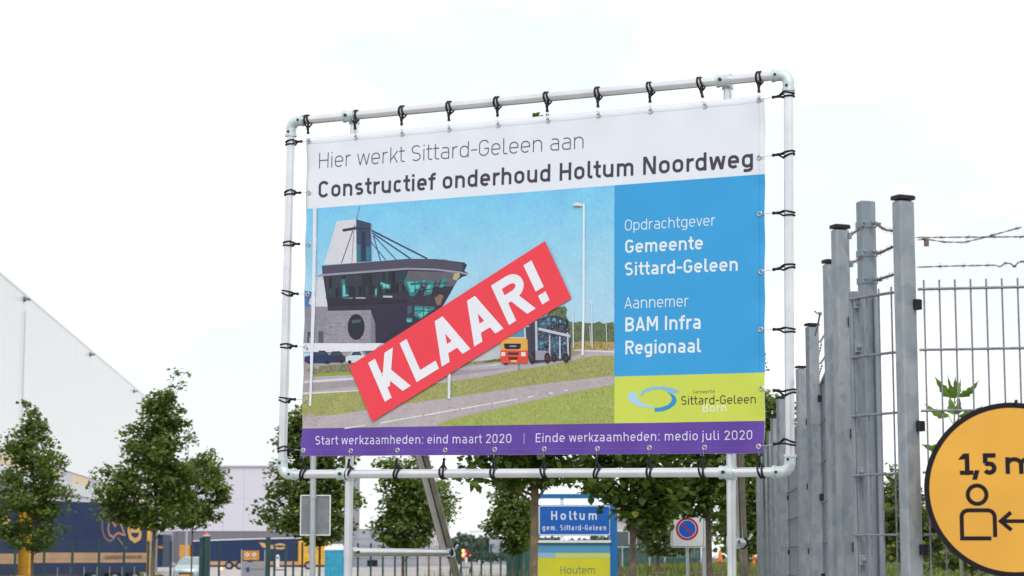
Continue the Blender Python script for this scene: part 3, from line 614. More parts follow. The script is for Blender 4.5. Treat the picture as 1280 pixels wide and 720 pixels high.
roof_t = [(402, 332.2), (512, 323.4), (545, 323.8), (568, 326.6), (580.7, 328.2), (583.8, 331.5), (580.5, 338.5), (585.3, 341.5), (583, 344.5), (578, 346), (571.6, 350.5), (562, 368), (553.7, 382), (540, 398), (520, 412), (505, 430), (469.5, 428.6), (463.5, 387.5), (410.2, 389), (404.5, 350), (403.2, 343)]
A(roof_t, (58, 54, 68)); specks(roof_t, 260, [(52, 49, 63), (64, 60, 76), (60, 62, 78)], 5, 2.4, 1)
for k in range(27):                                    # glazing bays behind the facade
    x_ = 407+k*4.15; yb_ = 347.5-(k*4.15)*.085
    for row in range(2):
        A([(x_, yb_+row*14), (x_+3.4, yb_-.2+row*14), (x_+3.2+k*.02, yb_+12.6+row*13), (x_+.3, yb_+12.8+row*13)], random.choice([(40, 42, 54), (46, 50, 62), (36, 38, 50), (52, 66, 78), (44, 74, 84), (62, 64, 80)]))
AP(c3, [(195, 562), (860, 508), (1130, 515), (1270, 545), (1270, 600), (1000, 575), (850, 578), (205, 628)], (82, 78, 96))
A([(397, 344.6), (402, 342.6), (509.4, 334.6), (544, 335.6), (575, 339.2), (585.6, 341.8), (585, 344), (574, 341.6), (544, 338), (509.4, 337), (402, 345.2), (397, 346)], (148, 148, 172))
AP(c3, [(855, 600), (1250, 615), (1235, 650), (1200, 720), (830, 720), (820, 690)], (98, 98, 108))
TE = (92, 190, 188); TD = (58, 120, 130)
for tr, r_ in ((c3, [(900, 690), (995, 665), (985, 708), (905, 712)]), (c3, [(1005, 680), (1070, 668), (1060, 720), (995, 720)]), (c3, [(1100, 690), (1120, 660), (1165, 660), (1140, 720), (1088, 720)]), (c3, [(648, 680), (725, 715), (640, 716)]), (c3, [(346, 665), (372, 662), (374, 716), (348, 716)]),
               (c4, [(303, 0), (327, 0), (327, 118), (375, 120), (374, 130), (305, 132)]), (c4, [(720, 0), (840, 0), (835, 50), (790, 110), (760, 108)]), (c4, [(880, 0), (935, 0), (905, 95), (850, 105)]), (c4, [(965, 8), (1005, 2), (985, 55), (948, 58)]),
               (c4, [(572, 28), (630, 28), (632, 60), (574, 62)]), (c4, [(525, 58), (540, 52), (540, 110), (525, 112)]), (c4, [(790, 170), (925, 178), (925, 195), (830, 262), (788, 240)]), (c4, [(708, 250), (776, 252), (778, 282), (708, 284)]), (c4, [(720, 178), (735, 178), (735, 238), (722, 240)]), (c4, [(535, 338), (592, 345), (580, 395), (545, 414), (533, 405)])):
    AP(tr, r_, TD); cx0 = sum(q[0] for q in r_)/len(r_); cy0 = sum(q[1] for q in r_)/len(r_)
    for _ in range(3): ox_, oy_, sc_x = random.uniform(-.22, .22), random.uniform(-.2, .2), random.uniform(.3, .6); AP(tr, [(cx0+(q[0]-cx0)*(sc_x)+ox_*(r_[1][0]-r_[0][0]), cy0+(q[1]-cy0)*sc_x*1.1+oy_*40) for q in r_], random.choice([TE, (112, 206, 200), (70, 150, 160)]))
for tr, r_ in ((c4, [(742, 172), (775, 172), (775, 215), (742, 235)]), (c4, [(760, 20), (880, 14), (872, 26), (765, 34)]), (c4, [(790, 60), (850, 55), (846, 68), (790, 74)])): AP(tr, r_, (70, 92, 112))
for a, b in (((845, 0), (820, 100)), ((935, 0), (905, 100)), ((965, 0), (935, 95)), ((790, 0), (800, 110)), ((860, 30), (1010, 20)), ((850, 66), (990, 50)), ((850, 175), (850, 245)), ((885, 178), (885, 225)), ((790, 205), (900, 208)), ((600, 30), (600, 60))):
    pp.ribbon(p(c4(*a), c4(*b)), .0042, (48, 46, 60), maxseg=.2)
for r_ in ([(580, 104), (642, 106), (642, 118), (580, 116)], [(622, 276), (690, 276), (690, 286), (622, 288)], [(398, 117), (462, 116), (462, 124), (398, 126)], [(375, 118), (310, 122), (310, 130), (375, 128)]): AP(c4, r_, (176, 190, 206))
AP(c4, [(210, 120), (740, 128), (745, 150), (480, 160), (215, 172)], (50, 48, 62))
AP(c4, [(960, 95), (985, 105), (965, 165), (940, 170), (925, 120)], (134, 110, 98)); AP(c3, [(1205, 620), (1245, 612), (1252, 640), (1225, 675), (1195, 665)], (176, 166, 130))
AP(c4, [(500, 190), (740, 170), (735, 300), (560, 418), (530, 418)], (54, 50, 70))
AP(c4, [(60, 178), (212, 178), (215, 420), (52, 420)], (140, 138, 152)); AP(c4, [(212, 206), (497, 200), (500, 418), (180, 420)], (148, 144, 158)); AP(c4, [(497, 200), (528, 290), (530, 418), (499, 418)], (126, 122, 138))
specks([c4(214, 208), c4(496, 202), c4(499, 416), c4(190, 418)], 160, [(138, 134, 148), (158, 154, 168), (150, 140, 152)], 6, 2.2, .3)
specks([c4(140, 180), c4(212, 180), c4(215, 418), c4(140, 418)], 50, [(132, 130, 144), (150, 148, 160)], 3, 3, .3)
for k in range(7): AP(c4, [(216, 232+k*27), (496, 228+k*27), (496, 230.5+k*27), (216, 234.5+k*27)], (132, 128, 142))
AP(c4, [(78, 345), (102, 345), (102, 470), (75, 470)], (78, 78, 98)); AP(c4, [(150, 342), (183, 342), (183, 418), (150, 418)], (88, 90, 108))
pp.poly([c4(401+57*math.cos(a*PI/14), 313+86*math.sin(a*PI/14)) for a in range(28)], (46, 46, 62))
AP(c4, [(372, 268), (432, 262), (430, 282), (375, 290)], (72, 92, 104))
AP(c4, [(52, 421), (575, 421), (520, 470), (300, 480), (45, 480)], (228, 228, 240))
def carp(x0, x1, y0, y1, col):
    w_, h_ = x1-x0, y1-y0
    AP(c4, [(x0, y1-.18*h_), (x0+.02*w_, y0+.5*h_), (x0+.2*w_, y0+.38*h_), (x0+.32*w_, y0+.03*h_), (x0+.72*w_, y0), (x0+.86*w_, y0+.34*h_), (x1, y0+.48*h_), (x1, y1-.18*h_), (x0+.9*w_, y1-.05*h_), (x0+.1*w_, y1-.05*h_)], col)
    AP(c4, [(x0+.25*w_, y0+.38*h_), (x0+.36*w_, y0+.1*h_), (x0+.69*w_, y0+.08*h_), (x0+.8*w_, y0+.36*h_)], (58, 74, 92))
    for q in (.2, .8): pp.poly([c4(x0+q*w_+.09*w_*math.cos(a*PI/5), y1-.12*h_+.13*h_*math.sin(a*PI/5)) for a in range(10)], (40, 40, 52))
carp(330, 470, 470, 556, (206, 216, 230)); carp(200, 330, 474, 552, (54, 52, 76)); carp(58, 245, 470, 558, (44, 58, 100))
AP(c4, [(455, 475), (510, 472), (480, 500), (465, 492)], (70, 100, 140))
# carrier lorry in the photo
AP(c6, [(592, 330), (655, 290), (720, 262), (790, 258), (870, 290), (884, 380), (895, 430), (895, 580), (740, 590), (640, 604), (600, 604)], (66, 70, 86))
AP(c6, [(640, 400), (880, 420), (880, 560), (650, 540)], (60, 78, 104))
for _ in range(190):
    x = random.uniform(640, 872); y = random.uniform(276, 560); a, b = random.uniform(4, 16), random.uniform(4, 14)
    if y < 300+0*(x-640) and x < 690: continue
    AP(c6, [(x, y), (x+a, y+b*.2), (x+a*.8, y+b), (x-a*.2, y+b*.8)], random.choice([(52, 96, 130), (38, 42, 60), (92, 150, 176), (120, 128, 146), (160, 60, 70), (74, 84, 108), (40, 70, 104)]))
for cx_, cy_, a, b in ((692, 326, 28, 24), (735, 300, 24, 34), (775, 300, 30, 40), (820, 310, 20, 34), (850, 322, 24, 36), (680, 470, 24, 30), (712, 462, 18, 32), (770, 478, 18, 30), (798, 470, 16, 32), (850, 470, 16, 34)):
    pp.poly([c6(cx_+a*math.cos(t*PI/6), cy_+b*math.sin(t*PI/6)) for t in range(12)], random.choice([(52, 92, 120), (60, 110, 134), (44, 66, 96), (40, 48, 70)]))
    AP(c6, [(cx_-a*.5, cy_-b*.1), (cx_-a*.2, cy_-b*.6), (cx_+a*.3, cy_-b*.6), (cx_+a*.6, cy_-b*.05)], random.choice([(112, 158, 176), (70, 96, 120), (130, 160, 176)]))
specks([c6(*q_) for q_ in ((650, 300), (720, 268), (790, 264), (868, 296), (890, 430), (890, 560), (650, 560))], 420, [(38, 40, 56), (96, 140, 160), (60, 76, 100), (150, 156, 168), (46, 90, 118), (120, 60, 70)], 1.5, 1.5, .5)
for r_ in ([(660, 345), (893, 398), (893, 418), (660, 365)], [(636, 300), (652, 296), (656, 520), (640, 520)], [(738, 400), (748, 402), (748, 580), (738, 580)], [(812, 410), (822, 412), (824, 574), (812, 574)], [(868, 380), (880, 384), (884, 570), (872, 570)]): AP(c6, r_, (190, 194, 208))
AP(c6, [(640, 515), (705, 512), (735, 520), (735, 570), (700, 582), (640, 582)], (150, 152, 164))
for x, rx, ry in ((615, 22, 44), (726, 22, 40), (862, 22, 34), (775, 16, 30)):
    pp.poly([c6(x+rx*math.cos(t*PI/7), 566+ry*math.sin(t*PI/7)) for t in range(14)], (44, 38, 48)); pp.poly([c6(x+rx*.5*math.cos(t*PI/7), 566+ry*.5*math.sin(t*PI/7)) for t in range(14)], (104, 54, 62))
AP(c6, [(388, 430), (470, 350), (560, 330), (600, 335), (602, 420), (582, 440)], (196, 212, 224)); AP(c6, [(430, 415), (500, 366), (556, 350), (560, 416)], (88, 142, 168)); AP(c6, [(566, 344), (606, 336), (612, 560), (584, 560)], (74, 70, 86))
AP(c6, [(388, 432), (412, 420), (560, 420), (582, 436), (584, 512), (388, 510)], (228, 170, 76)); AP(c6, [(386, 510), (584, 512), (584, 604), (400, 606), (386, 590)], (226, 78, 62))
AP(c6, [(410, 462), (535, 462), (532, 498), (515, 504), (430, 504), (414, 496)], (38, 40, 58)); AP(c6, [(452, 476), (500, 476), (500, 486), (452, 486)], (150, 156, 170))
for r_ in ([(440, 526), (518, 526), (518, 544), (440, 544)], [(442, 560), (514, 560), (510, 580), (446, 580)]): AP(c6, r_, (64, 44, 54))
for r_ in ([(392, 524), (420, 524), (420, 552), (392, 552)], [(536, 524), (568, 524), (568, 554), (536, 554)]): AP(c6, r_, (226, 226, 232))
AP(c6, [(462, 582), (504, 582), (504, 596), (462, 596)], (232, 190, 90)); AP(c6, [(405, 604), (440, 602), (440, 614), (412, 614)], (50, 44, 54))
# lamp posts in the photo
for x, y0, y1, wd in ((1052, 168, 495, 1.3), (916, 205, 492, 1.3), (1040, 330, 470, .8), (1158, 318, 450, .8)): 
    q0, q1 = c6(x-8, y0), c6(x, y1); A([(c6(x-5, y0)[0]-wd/2, q0[1]), (c6(x-5, y0)[0]+wd/2, q0[1]), (q1[0]+wd/2, q1[1]), (q1[0]-wd/2, q1[1])], (216, 224, 232))
AP(c6, [(1030, 160), (1050, 156), (1054, 168), (1034, 166)], (224, 230, 236))
AP(c5, [(984, 86), (998, 88), (997, 860), (990, 1185), (974, 1185), (982, 860)], (234, 238, 246))
AP(c5, [(912, 100), (918, 86), (940, 76), (962, 82), (986, 92), (986, 100), (975, 106), (920, 108)], (226, 222, 232)); AP(c5, [(914, 101), (972, 101), (960, 109), (920, 109)], (140, 120, 120))
AP(c3, [(133, 127), (163, 124), (160, 400), (147, 900), (120, 1630), (104, 1632), (120, 900), (131, 400)], (224, 230, 242))
AP(c3, [(157, 125), (163, 124), (160, 400), (150, 800), (144, 800), (154, 400)], (176, 192, 214))
AP(c7, [(595, 42), (606, 40), (604, 152), (594, 152)], (222, 226, 232)); AP(c7, [(871, 12), (874, 12), (874, 40), (871, 40)], (110, 110, 96))
pp.build('photo_print', bn, ([cutx[i] for i in range(0, len(cutx), 3)], [cuty[i] for i in range(0, len(cuty), 3)]), material=M['photo'])
# --- red stamp
rs = Print(cloth, .0095); rs.poly([c4(357, 575), (682.3, 301.6), (715.6, 372.9), c7(300, 241)], (243, 71, 85))
st = rs.build('red_sticker', bn, (cutx[::4], cuty[::4]))
def lettering(s, p0, p1, top, t, col, base=.0012, parent=bn, gap=.15):
    pr = Print(cloth, base); text(pr, s, p0, p1, top, t, col, gap); return pr.build('lettering', parent)
kb0, kb1 = c7(346, 166), (690.5, 374)
lettering('KLAAR!', kb0, kb1, (460.3, 454.3), .20, (240, 240, 250), base=.0106, parent=st, gap=.10)
DK = (72, 66, 84); WT = (236, 244, 252)
lettering('Hier werkt Sittard-Geleen aan', (398.6, 210.4), (729.5, 185.4), (398.6, 191.2), .062, (88, 84, 98), gap=.17)
lettering('Constructief onderhoud Holtum Noordweg', (397.6, 247.2), (941.8, 208.9), (397.6, 226.6), .165, DK, gap=.125)
lettering('Opdrachtgever', (781.6, 288.6), (894.6, 281.8), (781.6, 275), .085, WT, gap=.16)
lettering('Gemeente', (781.8, 316.6), (879, 311.6), (781.8, 300), .155, WT, gap=.13)
lettering('Sittard-Geleen', (781.3, 344.8), (922.4, 338.4), (781.3, 328.2), .155, WT, gap=.13)
lettering('Aannemer', (781, 386), (861.2, 383), (781, 371.8), .085, WT, gap=.16)
lettering('BAM Infra', (782, 414.6), (876.2, 411), (782, 397), .155, WT, gap=.13)
lettering('Regionaal', (782, 443.2), (876.4, 440.4), (782, 426), .155, WT, gap=.13)
lettering('Start werkzaamheden: eind maart 2020', (394.4, 555.8), (639.4, 553.6), (394.4, 545), .115, (226, 220, 246), base=.0018, gap=.19)
lettering('|', (654.2, 553.4), (655.4, 553.4), (654.2, 543), .08, (200, 192, 230), base=.0018)
lettering('Einde werkzaamheden: medio juli 2020', (670.3, 552.9), (940.8, 549.4), (670.3, 541.8), .115, (226, 220, 246), base=.0018, gap=.19)
lettering('Gemeente', (866.4, 492), (893.8, 491.4), (866.4, 487.6), .10, (98, 102, 66), gap=.16)
lettering('Born', (878.3, 515.3), (908.4, 514.5), (878.3, 504.6), .16, (232, 240, 210), gap=.14)
lettering('Sittard-Geleen', (851.7, 506.2), (945, 504.2), (851.7, 495.2), .115, (66, 70, 60), base=.0014, gap=.14)
lg = Print(cloth, .0012)
lg.poly([c8(*q) for q in ((120, 182), (150, 181), (168, 187), (164, 205), (176, 228), (205, 246), (240, 258), (268, 262), (262, 268), (215, 269), (165, 258), (128, 236), (112, 210))], (176, 214, 242))
lg.poly([c8(*q) for q in ((180, 206), (192, 178), (220, 158), (260, 150), (310, 149), (365, 158), (407, 178), (380, 189), (345, 181), (300, 165), (255, 167), (215, 180), (190, 202))], (140, 194, 232))
lg.poly([c8(*q) for q in ((333, 180), (362, 190), (382, 208), (388, 230), (378, 252), (348, 274), (310, 288), (265, 292), (262, 270), (300, 266), (335, 254), (356, 236), (362, 215), (352, 196))], (52, 150, 212))
lg.build('council_emblem', bn)
hm = Print(cloth, .0011)                         # welded hem along the edges
def hem(a, b, col):
    A_, B_ = flat.loc(*a), flat.loc(*b); hm.ribbon([A_, B_], .0022, col, maxseg=.025)
hem((378, 562.6), (955.9, 559.6), (122, 92, 184)); hem((384.5, 180), (956, 127), (226, 227, 238)); hem((949.2, 222), (949.4, 464), (48, 146, 206)); hem((949.3, 130), (949.2, 217), (228, 229, 240))
hm.build('hem_weld', bn)
# eyelets and bungee cords
m = MB()
def ring(mb, c, u, v, r, t, n=14, k=6): mb.tube([c+(u*math.cos(2*PI*i/n)+v*math.sin(2*PI*i/n))*r for i in range(n)], t, k, closed=True)
allt = []
for e, tx in zip(top_eyes, top_tube): a = flat.loc(*e); tt = flat.loc(tx, 130); allt.append((a, (flat.loc(tx, 150-(tx-364)*.095)[0], hh), 'h'))
for e, tx in zip(bot_eyes, bot_tube): allt.append((flat.loc(*e), (flat.loc(tx, 592)[0], -hh), 'h'))
for e, ty in zip(lef_eyes, lef_tube): allt.append((flat.loc(*e), (-hw, flat.loc(358, ty)[1]), 'v'))
for e, ty in zip(rig_eyes, rig_tube): allt.append((flat.loc(*e), (hw, flat.loc(987, ty)[1]), 'v'))
eye0 = None
for a, t, ax in allt:
    c = cloth.pt(a[0], a[1], .0018)
    mm = MB(); ring(mm, c, U, V, .0108, .0038); 
    e_o = mm.build('eyelet', M['steel'], bn)
for i, (a, t, ax) in enumerate(allt):
    E_ = cloth.pt(a[0], a[1], .004); T_ = FP(*t); ta = (U if ax == 'h' else V); rad = (V if ax == 'h' else U); d = E_-T_; sg = 1 if d.dot(rad) > 0 else -1
    mm = MB(); j1 = random.uniform(-.004, .004); tl_ = random.uniform(-.009, .009)
    end = T_+rad*sg*(r0+.028)+ta*(d.dot(ta)*.35)+N*.012
    for s_ in (-.0085+j1, .0085+j1):                 # two turns round the tube that meet at the toggle
        loop = []
        for k in range(15):
            th = R(30+300*k/14); loop.append(T_+ta*(s_*(1.15+.35*math.cos(th))+tl_*math.cos(th))+rad*sg*math.cos(th)*(r0+.0048)+N*math.sin(th)*(r0+.0048)*(1))
        mm.tube([end]+loop+[end], .0047, 6)
    rd = (E_-end); L_ = rd.length; rd.normalize()
    cord = mm.build('bungee_cord', M['rubber'], fr)
    mm = MB(); mm.tube([end-rd*.012, end, end+rd*.012, end+rd*min(.03, L_*.6)], [.006, .0085, .0062, .009], 8); mm.build('toggle', M['rubber'], cord)
    mm = MB(); q0 = end+rd*min(.03, L_*.6); mm.tube([q0, E_-rd*.008+N*.004, E_+N*.006, E_+rd*.006-N*.001, E_-rd*.002-N*.006], .0016, 5); mm.build('hook', M['steel'], cord)
# the twig that shows over the top edge belongs to the tree behind (see trees)
# ---------------------------------------------------------------- tall galvanised fence on the right
ZT = EYE+1.18                                          # top of the fence posts
fn = empty('mesh_fence', (1.35, 7.0, 0), 'tall galvanised rod fence with capped posts and barbed wire on the right', 'fence')
def px2x(px, py, Y): return P(px, py, Y).x
fl = lambda y: 1.267+.103*(y-8.3)
posts = [(px2x(1128.6, 250, 6.8), 6.8, .062, .045, 28, ZT), (px2x(1050, 290, 7.41), 7.41, .058, .04, 24, ZT+.0), (px2x(1038.5, 335, 8.3), 8.3, .058, .04, 24, ZT),
         (px2x(1015, 415, 10.6), 10.6, .06, .045, 22, ZT), (px2x(1001.5, 470, 13.0), 13.0, .06, .045, 20, ZT)]
for Y in (15.5, 17.7, 19.5, 21.9, 24.4, 27.0): posts.append((fl(Y), Y, .06, .06, 20, ZT))
post_me = {}
for i, (x, y, a, b, rz, zt) in enumerate(posts):
    m = MB(); m.bbox((x, y, zt/2-.006), (a, b, zt-.012), R(rz), .007); po = m.build('post', M['galv'], fn, origin=(x, y, 0))
    m = MB(); m.bbox((x, y, zt), (a+.007, b+.007, .014), R(rz), .006); m.build('post_cap', M['plastic'], po, origin=(x, y, 0))
    if i < 9:
        dx = .5*(a+b)*.62
        for z in ((EYE+.835, EYE+.435, EYE+.035, EYE-.36) if i != 3 else (EYE+.8, EYE+.3, EYE-.1)):
            m = MB(); m.bbox((x+dx, y-.004, z-(.0 if i != 0 else .012)), (.028, .036, .034), R(rz), .004); m.build('clip', M['plastic'], po, origin=(x, y, 0))
def panel(name, A, B, z0, z1, rods=.05, sub=2, hr=.0042, vr=.0031, parent=fn, over=.025, zs=None, wiremat=None):
    """welded rod mat from A to B: level rods every 200 mm, upright rods every 50 mm"""
    A = Vector((*A, 0)); B = Vector((*B, 0)); d = B-A; Ln = d.length; d.normalize(); nn = Vector((-d.y, d.x, 0))
    m = MB(); n = int(Ln/rods)
    for i in range(n+1): q = A+d*(i*rods+.02 if i*rods+.02 < Ln else Ln); m.tube([q+Vector((0, 0, z0)), q+Vector((0, 0, z1))], vr, 5)
    m.build('upright_rods', wiremat or M['wire'], parent, kind='stuff')
    for z in zs:
        m = MB()
        for s_ in (-1, 1): m.tube([A+nn*s_*.0055+Vector((0, 0, z)), B+nn*s_*.0055+Vector((0, 0, z))], hr, 6)
        m.build('level_rod', wiremat or M['wire'], parent)
lv = [EYE+.872-.2*k for k in range(12)]
x0, y0 = posts[0][:2]
rA = P(1147, 354, 6.78); rB = P(1280, 350, 6.72); dd = (rB-rA); dd.z = 0; rE = rA+dd.normalized()*2.5
panel('panel', (rA.x, rA.y), (rE.x, rE.y), .06, EYE+.872+.03, zs=lv)
m = MB(); q = (rE.x+.04, rE.y); m.bbox((q[0], q[1], ZT/2-.006), (.062, .045, ZT-.012), R(28), .007); po = m.build('post', M['galv'], fn, origin=(q[0], q[1], 0))
m = MB(); m.bbox((q[0], q[1], ZT), (.069, .052, .014), R(28), .006); m.build('post_cap', M['plastic'], po)
for i in range(1, 10):
    a, b = posts[i], posts[i+1] if i+1 < len(posts) else None
    if b: panel('panel', (a[0]+.045, a[1]-.01), (b[0]+.045, b[1]-.01), .06, EYE+.872+.03, zs=lv, rods=.05)
# gate with its own post between the two runs
gt = empty('gate', (px2x(1083, 300, 7.9), 7.9, 0), 'narrow galvanised gate leaf hung on an uncapped square post beside the tall fence', 'gate')
gx_, gy_ = gt.location.x, 7.9
hz_ = P(1083, 252, 7.9).z
m = MB(); m.bbox((gx_, gy_, hz_/2), (.062, .05, hz_), R(18), .007); m.build('gate_post', M['galv2'], gt, origin=(gx_, gy_, 0))
m = MB(); zc = P(1090, 371, 7.88).z; m.bbox((gx_+.026, gy_-.02, zc/2), (.02, .05, zc), R(0), .004); m.build('stop_rail', M['galv2'], gt)
for py in (281, 317, 351):
    z = P(1083, py, 7.9).z; m = MB(); m.bbox((gx_, gy_, z), (.068, .056, .026), R(18), .006); br = m.build('wire_band', M['galv2'], gt)
    m = MB(); m.ball((gx_+.02, gy_-.045, z+.002), .011, 8); m.ball((gx_-.012, gy_-.036, z+.003), .005, 6); m.tube([(gx_+.02, gy_-.045, z), (gx_+.045, gy_-.06, z-.006)], .006, 6); m.build('bolt', M['wire'], br)
h1 = P(1069, 400, 7.05); h0 = P(1063, 370, 7.05); g1 = P(1117, 362, 6.86)
zt = P(1069, 364, 7.05).z
m = MB(); m.bbox((h1.x, 7.06, zt/2), (.034, .03, zt), R(10), .005); m.build('leaf_frame', M['galv2'], gt)
for py in (379, 434, 590, 700):
    z = P(1070, py, 7.03).z; m = MB(); m.bbox((h1.x+.006, 7.035, z), (.026, .02, .034), 0, .004); hb = m.build('hinge', M['galv2'], gt)
    m = MB(); m.ball((h1.x+.008, 7.02, z), .009, 8); m.build('bolt', M['wire'], hb)
panel('leaf', (h0.x, 7.05), (g1.x, 6.86), .08, EYE+.872+.02, zs=lv, parent=gt, rods=.063)
# barbed wire strands
def barb(name, pts, parent, r=.0012, step=.075, wob=.0, seed=1):
    rr = random.Random(seed); q = []
    for i in range(len(pts)-1):
        a, b = Vector(pts[i]), Vector(pts[i+1]); n = max(2, int((b-a).length/.012))
        for k in range(n): q.append(a+(b-a)*(k/n))
    q.append(Vector(pts[-1])); m = MB()
    for s_ in (0, PI):
        m.tube([p_+Vector((0, math.cos(i*.75+s_), math.sin(i*.75+s_)))*.0019+Vector((0, 0, wob*math.sin(i*.9+s_*.1)*rr.random())) for i, p_ in enumerate(q)], r, 4)
    acc = 0
    for i in range(1, len(q)):
        acc += (q[i]-q[i-1]).length
        if acc > step:
            acc = 0; c = q[i]
            m.tube([c+Vector((-.006, 0, 0)), c+Vector((.006, 0, 0))], .0032, 5)
            for _ in range(2):
                d = Vector((rr.uniform(-.5, .5), rr.uniform(-1, 1), rr.uniform(-1, 1))).normalized()*.013; m.tube([c-d, c+d], [.0004, .0004], 4)
    return m.build(name, M['barb'], parent)
def PP(l, Y0, Y1): n = len(l)-1; return [P(a, b, Y0+(Y1-Y0)*i/n) for i, (a, b) in enumerate(l)]
barb('barbed_wire', PP([(1144, 297), (1200, 296.5), (1277, 296), (1340, 296)], 6.74, 6.70)+[Vector((rE.x, rE.y, P(1340, 296, 6.7).z))], fn, seed=2)
barb('barbed_wire', PP([(1146, 300), (1158, 299), (1180, 302.5), (1205, 303), (1230, 297), (1255, 290), (1277, 284)], 6.73, 6.69), fn, seed=3)
barb('barbed_wire', PP([(1146, 334), (1190, 332.5), (1244, 331.5)], 6.74, 6.71), fn, seed=4)
barb('barbed_wire', PP([(1244, 331.5), (1250, 333.5), (1257, 329), (1263, 329.5), (1268, 333), (1273, 328), (1278, 327), (1290, 331), (1340, 331)], 6.71, 6.69), fn, step=.03, seed=5)
for k, (a, b) in enumerate((((1095, 280), (1117, 289)), ((1096, 318), (1117, 308)), ((1096, 350), (1118, 343)))):
    barb('barbed_wire', PP([a, ((a[0]+b[0])/2, (a[1]+b[1])/2+(2.5 if k == 0 else 0)), b], 7.85, 6.85), gt, step=.05, seed=7+k)
for k, (a, b) in enumerate((((1061, 294), (1078, 283)), ((1063, 329), (1078, 321)))):
    barb('barbed_wire', PP([a, ((a[0]+b[0])/2, (a[1]+b[1])/2+1), b], 7.4, 7.86), gt, step=.06, seed=17+k)
for i in range(2, 9):
    a, b = posts[i], posts[i+1]
    for k, z in enumerate((ZT-.09, ZT-.2, ZT-.31)):
        mid = Vector(((a[0]+b[0])/2+.05, (a[1]+b[1])/2, z-.03)); barb('barbed_wire', [Vector((a[0]+.05, a[1], z)), mid, Vector((b[0]+.04, b[1], z))], fn, step=.12, seed=30+i*3+k)
m = MB(); c_ = P(1025, 392, 10.3); m.ball(c_, .011, 8); m.tube([c_+Vector((-.012, 0, 0)), c_+Vector((-.028, 0, .014))], .004, 5); m.tube([c_, c_+Vector((-.006, .05, -.06)), c_+Vector((-.012, .1, -.1))], .005, 5); m.build('wire_tensioner', M['wire'], fn)
m = MB(); c_ = P(1158, 301, 6.72); m.box(c_-Vector((0, 0, .006)), (.013, .012, .024), .2); m.ball(c_+Vector((-.008, 0, .006)), .006, 6); m.build('wire_tensioner', M['barb'], fn)
for (px, py, Y) in ((1062, 295, 7.36), (1064, 330, 7.36)):
    c_ = P(px, py, Y); m = MB(); m.box(c_, (.011, .015, .022), .2); m.build('wire_holder', M['wire'], fn)
# ---------------------------------------------------------------- round yellow distance sign tied to the mesh
sc_ = P(1266, 612, 6.66); su = (rE-rA); su.z = 0; su.normalize(); sn = Vector((su.y, -su.x, 0))
sg = Sheet(sc_, su, (0, 0, 1), sn); RS = abs(sg.loc(1155, 613)[0])
rsn = empty('distance_sign', sc_, 'round yellow 1,5 m distance sign with black rim tied to the mesh fence', 'sign')
m = MB(); n = 96; th = .004
vs = [sg.pt(0, 0, th)]+[sg.pt(RS*math.cos(2*PI*i/n), RS*math.sin(2*PI*i/n), th) for i in range(n)]+[sg.pt(RS*math.cos(2*PI*i/n), RS*math.sin(2*PI*i/n), 0) for i in range(n)]+[sg.pt(0, 0, 0)]
fs = [(0, 1+i, 1+(i+1) % n) for i in range(n)]+[(1+i, 1+n+i, 1+n+(i+1) % n, 1+(i+1) % n) for i in range(n)]+[(2*n+1, 1+n+(i+1) % n, 1+n+i) for i in range(n)]
m.add(vs, fs); m.build('sign_plate', M['signyellow'], rsn)
def ink(name, fn_): pr = Print(sg, th+.0006); fn_(pr); return pr.build(name, rsn, material=M['ink'])
BKC = (30, 20, 36); KB = .0206
ink('black_rim', lambda pr: pr.ribbon([((RS-.0085)*math.cos(2*PI*i/n), (RS-.0085)*math.sin(2*PI*i/n)) for i in range(n)], .017, BKC, closed=True))
ink('lettering', lambda pr: text(pr, '1,5', (1199.5, 594), (1246.5, 593.5), (1199.5, 567), .21, BKC, .13))
ink('lettering', lambda pr: pr.ribbon([(1199.8, 591), (1216.8, 590.8)], .0135, BKC, local=False))
mS = sg.loc(1257.5, 592.4)[0]; 
def mm_(pr):
    a = sg.loc(1257, 592.5); b = sg.loc(1257, 571.5); t = .0138; h = b[1]-a[1]; w_ = .098
    pr.ribbon([(a[0]+t/2, a[1]), (a[0]+t/2, b[1])], t, BKC)
    for k in range(2):
        x0 = a[0]+t/2+k*(w_-t)/2; r = (w_-t)/4
        pr.ribbon([(x0+r+r*math.cos(R(q)), b[1]-t/2-r*.8+r*.8*math.sin(R(q))) for q in range(180, -1, -15)]+[(x0+2*r, a[1])], t, BKC)
ink('lettering', mm_)
MX = sg.loc(1277, 640)[0]
def person_(pr, sx):
    def L_(x, y): a = sg.loc(x, y); return (a[0] if sx > 0 else 2*MX-a[0], a[1])
    hd = L_(1221.3, 618.4); r = 11.4/2600*6.66
    pr.ribbon([(hd[0]+r*math.cos(2*PI*i/28), hd[1]+r*math.sin(2*PI*i/28)) for i in range(28)], .0128, BKC, closed=True)
    a = L_(1202.7, 673); b = L_(1243, 637.8); q = .021*1
    x0, x1, y0, y1 = a[0], b[0], a[1], b[1]; s_ = 1 if x1 > x0 else -1
    body = [(x1-s_*.012, y0)]+[(x0, y0)]+[(x0+s_*q*(1-math.cos(R(t))), y1-q+q*math.sin(R(t))) for t in range(0, 91, 15)]+[(x1-s_*q*(1-math.sin(R(t))), y1-q+q*math.cos(R(t))) for t in range(0, 91, 15)]+[(x1, y0+.004)]
    pr.ribbon(body, .0128, BKC)
ink('person_symbol', lambda pr: person_(pr, 1)); ink('person_symbol', lambda pr: person_(pr, -1))
